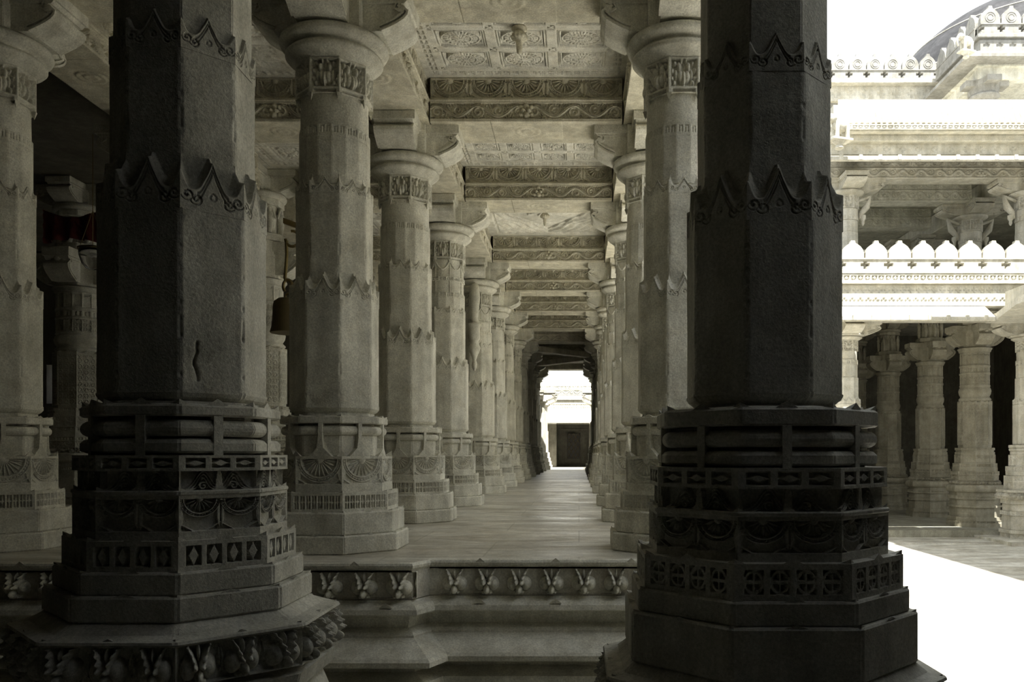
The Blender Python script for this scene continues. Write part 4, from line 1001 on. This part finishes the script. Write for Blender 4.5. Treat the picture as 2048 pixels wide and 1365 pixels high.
for k in range(-4, 8):
    x = a+(b-a)*k/nn
    for s_ in (1, -1):
        p0 = np.array([x, -.04, c]); p1 = np.array([x+s_*(d-c)*.6, -.04, d])
        ts = [t for t in np.linspace(0, 1, 30) if a <= (p0+(p1-p0)*t)[0] <= b]
        if len(ts) > 1: tube(m, [p0+(p1-p0)*ts[0], p0+(p1-p0)*ts[-1]], .012, 5)
m.build('lattice', DULL, r)
# end eave and sunlit band above the door
m = M(); extr(m, [(ye, wz(820)), (ye-1.0, wz(845)), (ye-1.02, wz(848)), (ye, wz(846))], (-2.05, 0, 0), (0, 1, 0), (0, 0, 1), (1, 0, 0), 0, 3.3); tag(m.build('sloping_eave', WHITE), 'white eave over the far lattice door', 'eave')
band_wall('sunlit white band of crosses above the far door', -2.05, 1.25, ye+.05, wz(836), wz(822), 16, depth=.3)
band_wall('sunlit pierced parapet band above the far door', -2.05, 1.25, ye+.02, wz(821), wz(806), 33, 'dia', .3)
m = M(); m.box(-2.05, 1.25, ye+2.1, ye+2.4, zf, wz(752)); 
panel(m, (-2.05, ye+2.03, wz(795)), (3.3, 0, 0), (0, 0, wz(752)-wz(795)), cross_row(3.3, wz(752)-wz(795), 300, 40, 7, .05, .1), .05); tag(m.build('terrace_wall', WHITE), 'glaring sunlit terrace wall above the far end of the corridor', 'wall')
# open air gap: lower portal columns in the sun
def slim(label, x, y, root=None):
    if root is not None: return dup(root, (x, y, 0), label)
    r = thing('portal_column', label, 'column', (x, y, 0), 0, 'slim columns near the far end of the corridor'); m = M()
    for a, b, q in ((-.59, -.45, .44), (-.45, -.3, .40), (-.3, -.16, .36), (-.16, .05, .32)): prism(m, 8, Z(a), Z(b), q)
    m.build('base', WHITE, r); m = M(); prism(m, 8, Z(.05), Z(.9), .26); prism(m, 8, Z(.9), Z(1.5), .23); prism(m, 16, Z(1.5), Z(1.85), .21); m.build('shaft', WHITE, r)
    m = M(); prof(m, 32, [(.2, Z(1.85)), (.3, Z(1.92)), (.3, Z(1.96)), (.25, Z(2.0))]); prism(m, 8, Z(2.0), Z(2.35), .22)
    for k in range(4): arm(m, k*PI/2, Z(1.98), Z(2.35), .6, .3, .1)
    m.build('bracket_capital', WHITE, r); return r
s0 = slim('sunlit slim column on the left in the open gap near the corridor end', -1.47, 31.2)
slim('second sunlit slim column on the left near the corridor end', -1.47, 33.6, s0); slim('slim column on the right in the open gap near the corridor end', .72, 31.2, s0); slim('second slim column on the right near the corridor end', .72, 33.6, s0)
opp_beam('low carved beam joining the slim columns near the corridor end', -1.7, 1.1, 33.6, Z(2.35), STONE, .35)
m = M(); m.box(-4, -2.1, 29.5, 38, zf, Z(3.6)); struct(m.build('wall_far', WHITE)); m = M(); m.box(1.35, 4, 29.5, 38, 0, Z(3.0)); struct(m.build('wall_far', WHITE))
# slanting beams of the dark domed bay
for k, (p0, p1, lb) in enumerate((((-1.2, 22.1), (.22, 23.5), 'slanting corner beam high in the dark bay of the corridor, nearer one'), ((-1.2, 25.8), (.22, 24.3), 'slanting corner beam high in the dark bay of the corridor, farther one'))):
    m = M(); d = np.array([p1[0]-p0[0], p1[1]-p0[1], 0]); l = np.linalg.norm(d); d /= l; nrm = np.array([d[1], -d[0], 0])
    extr(m, [(-.12, -.02), (.12, -.02), (.12, -.16), (-.12, -.16)], (p0[0], p0[1], ZB+.0), nrm, (0, 0, 1), d, 0, l)
    tag(m.build('corner_beam', BEAM), lb, 'beam')

# ------------------------------------------------------------------ camera, light, world
sc = bpy.context.scene
cam = bpy.data.cameras.new('camera'); co = bpy.data.objects.new('camera', cam); C.objects.link(co)
co.location = (0, 0, EYE); co.rotation_euler = (PI/2, 0, 0)
cam.sensor_width = 36; cam.lens = F/2048*36; cam.shift_x = (1024-1158)/2048; cam.shift_y = (908-682.5)/2048
cam.clip_start = .05; cam.clip_end = 300; sc.camera = co
sun = bpy.data.lights.new('sun', 'SUN'); so = bpy.data.objects.new('sun', sun); C.objects.link(so)
import mathutils
d = mathutils.Vector((.12, -.40, .91)).normalized(); so.rotation_euler = d.to_track_quat('Z', 'Y').to_euler(); so.location = (0, 0, 20)
sun.energy = 9; sun.angle = .009; sun.color = (1, .97, .91)
w = bpy.data.worlds.new('world'); sc.world = w; w.use_nodes = True; bg = w.node_tree.nodes['Background']; bg.inputs[0].default_value = (.93, .97, 1, 1); bg.inputs[1].default_value = 1.1
sc.view_settings.view_transform = 'Standard'; sc.view_settings.look = 'None'; sc.view_settings.exposure = 1.0; sc.view_settings.gamma = 1; sc.view_settings.use_curve_mapping = False
sc.cycles.use_denoising = True; sc.cycles.use_adaptive_sampling = True; sc.cycles.adaptive_threshold = .04
sc.cycles.max_bounces = 8; sc.cycles.diffuse_bounces = 6; sc.cycles.glossy_bounces = 3; sc.cycles.transmission_bounces = 4; sc.cycles.caustics_reflective = False; sc.cycles.caustics_refractive = False
sc.cycles.sample_clamp_indirect = 6
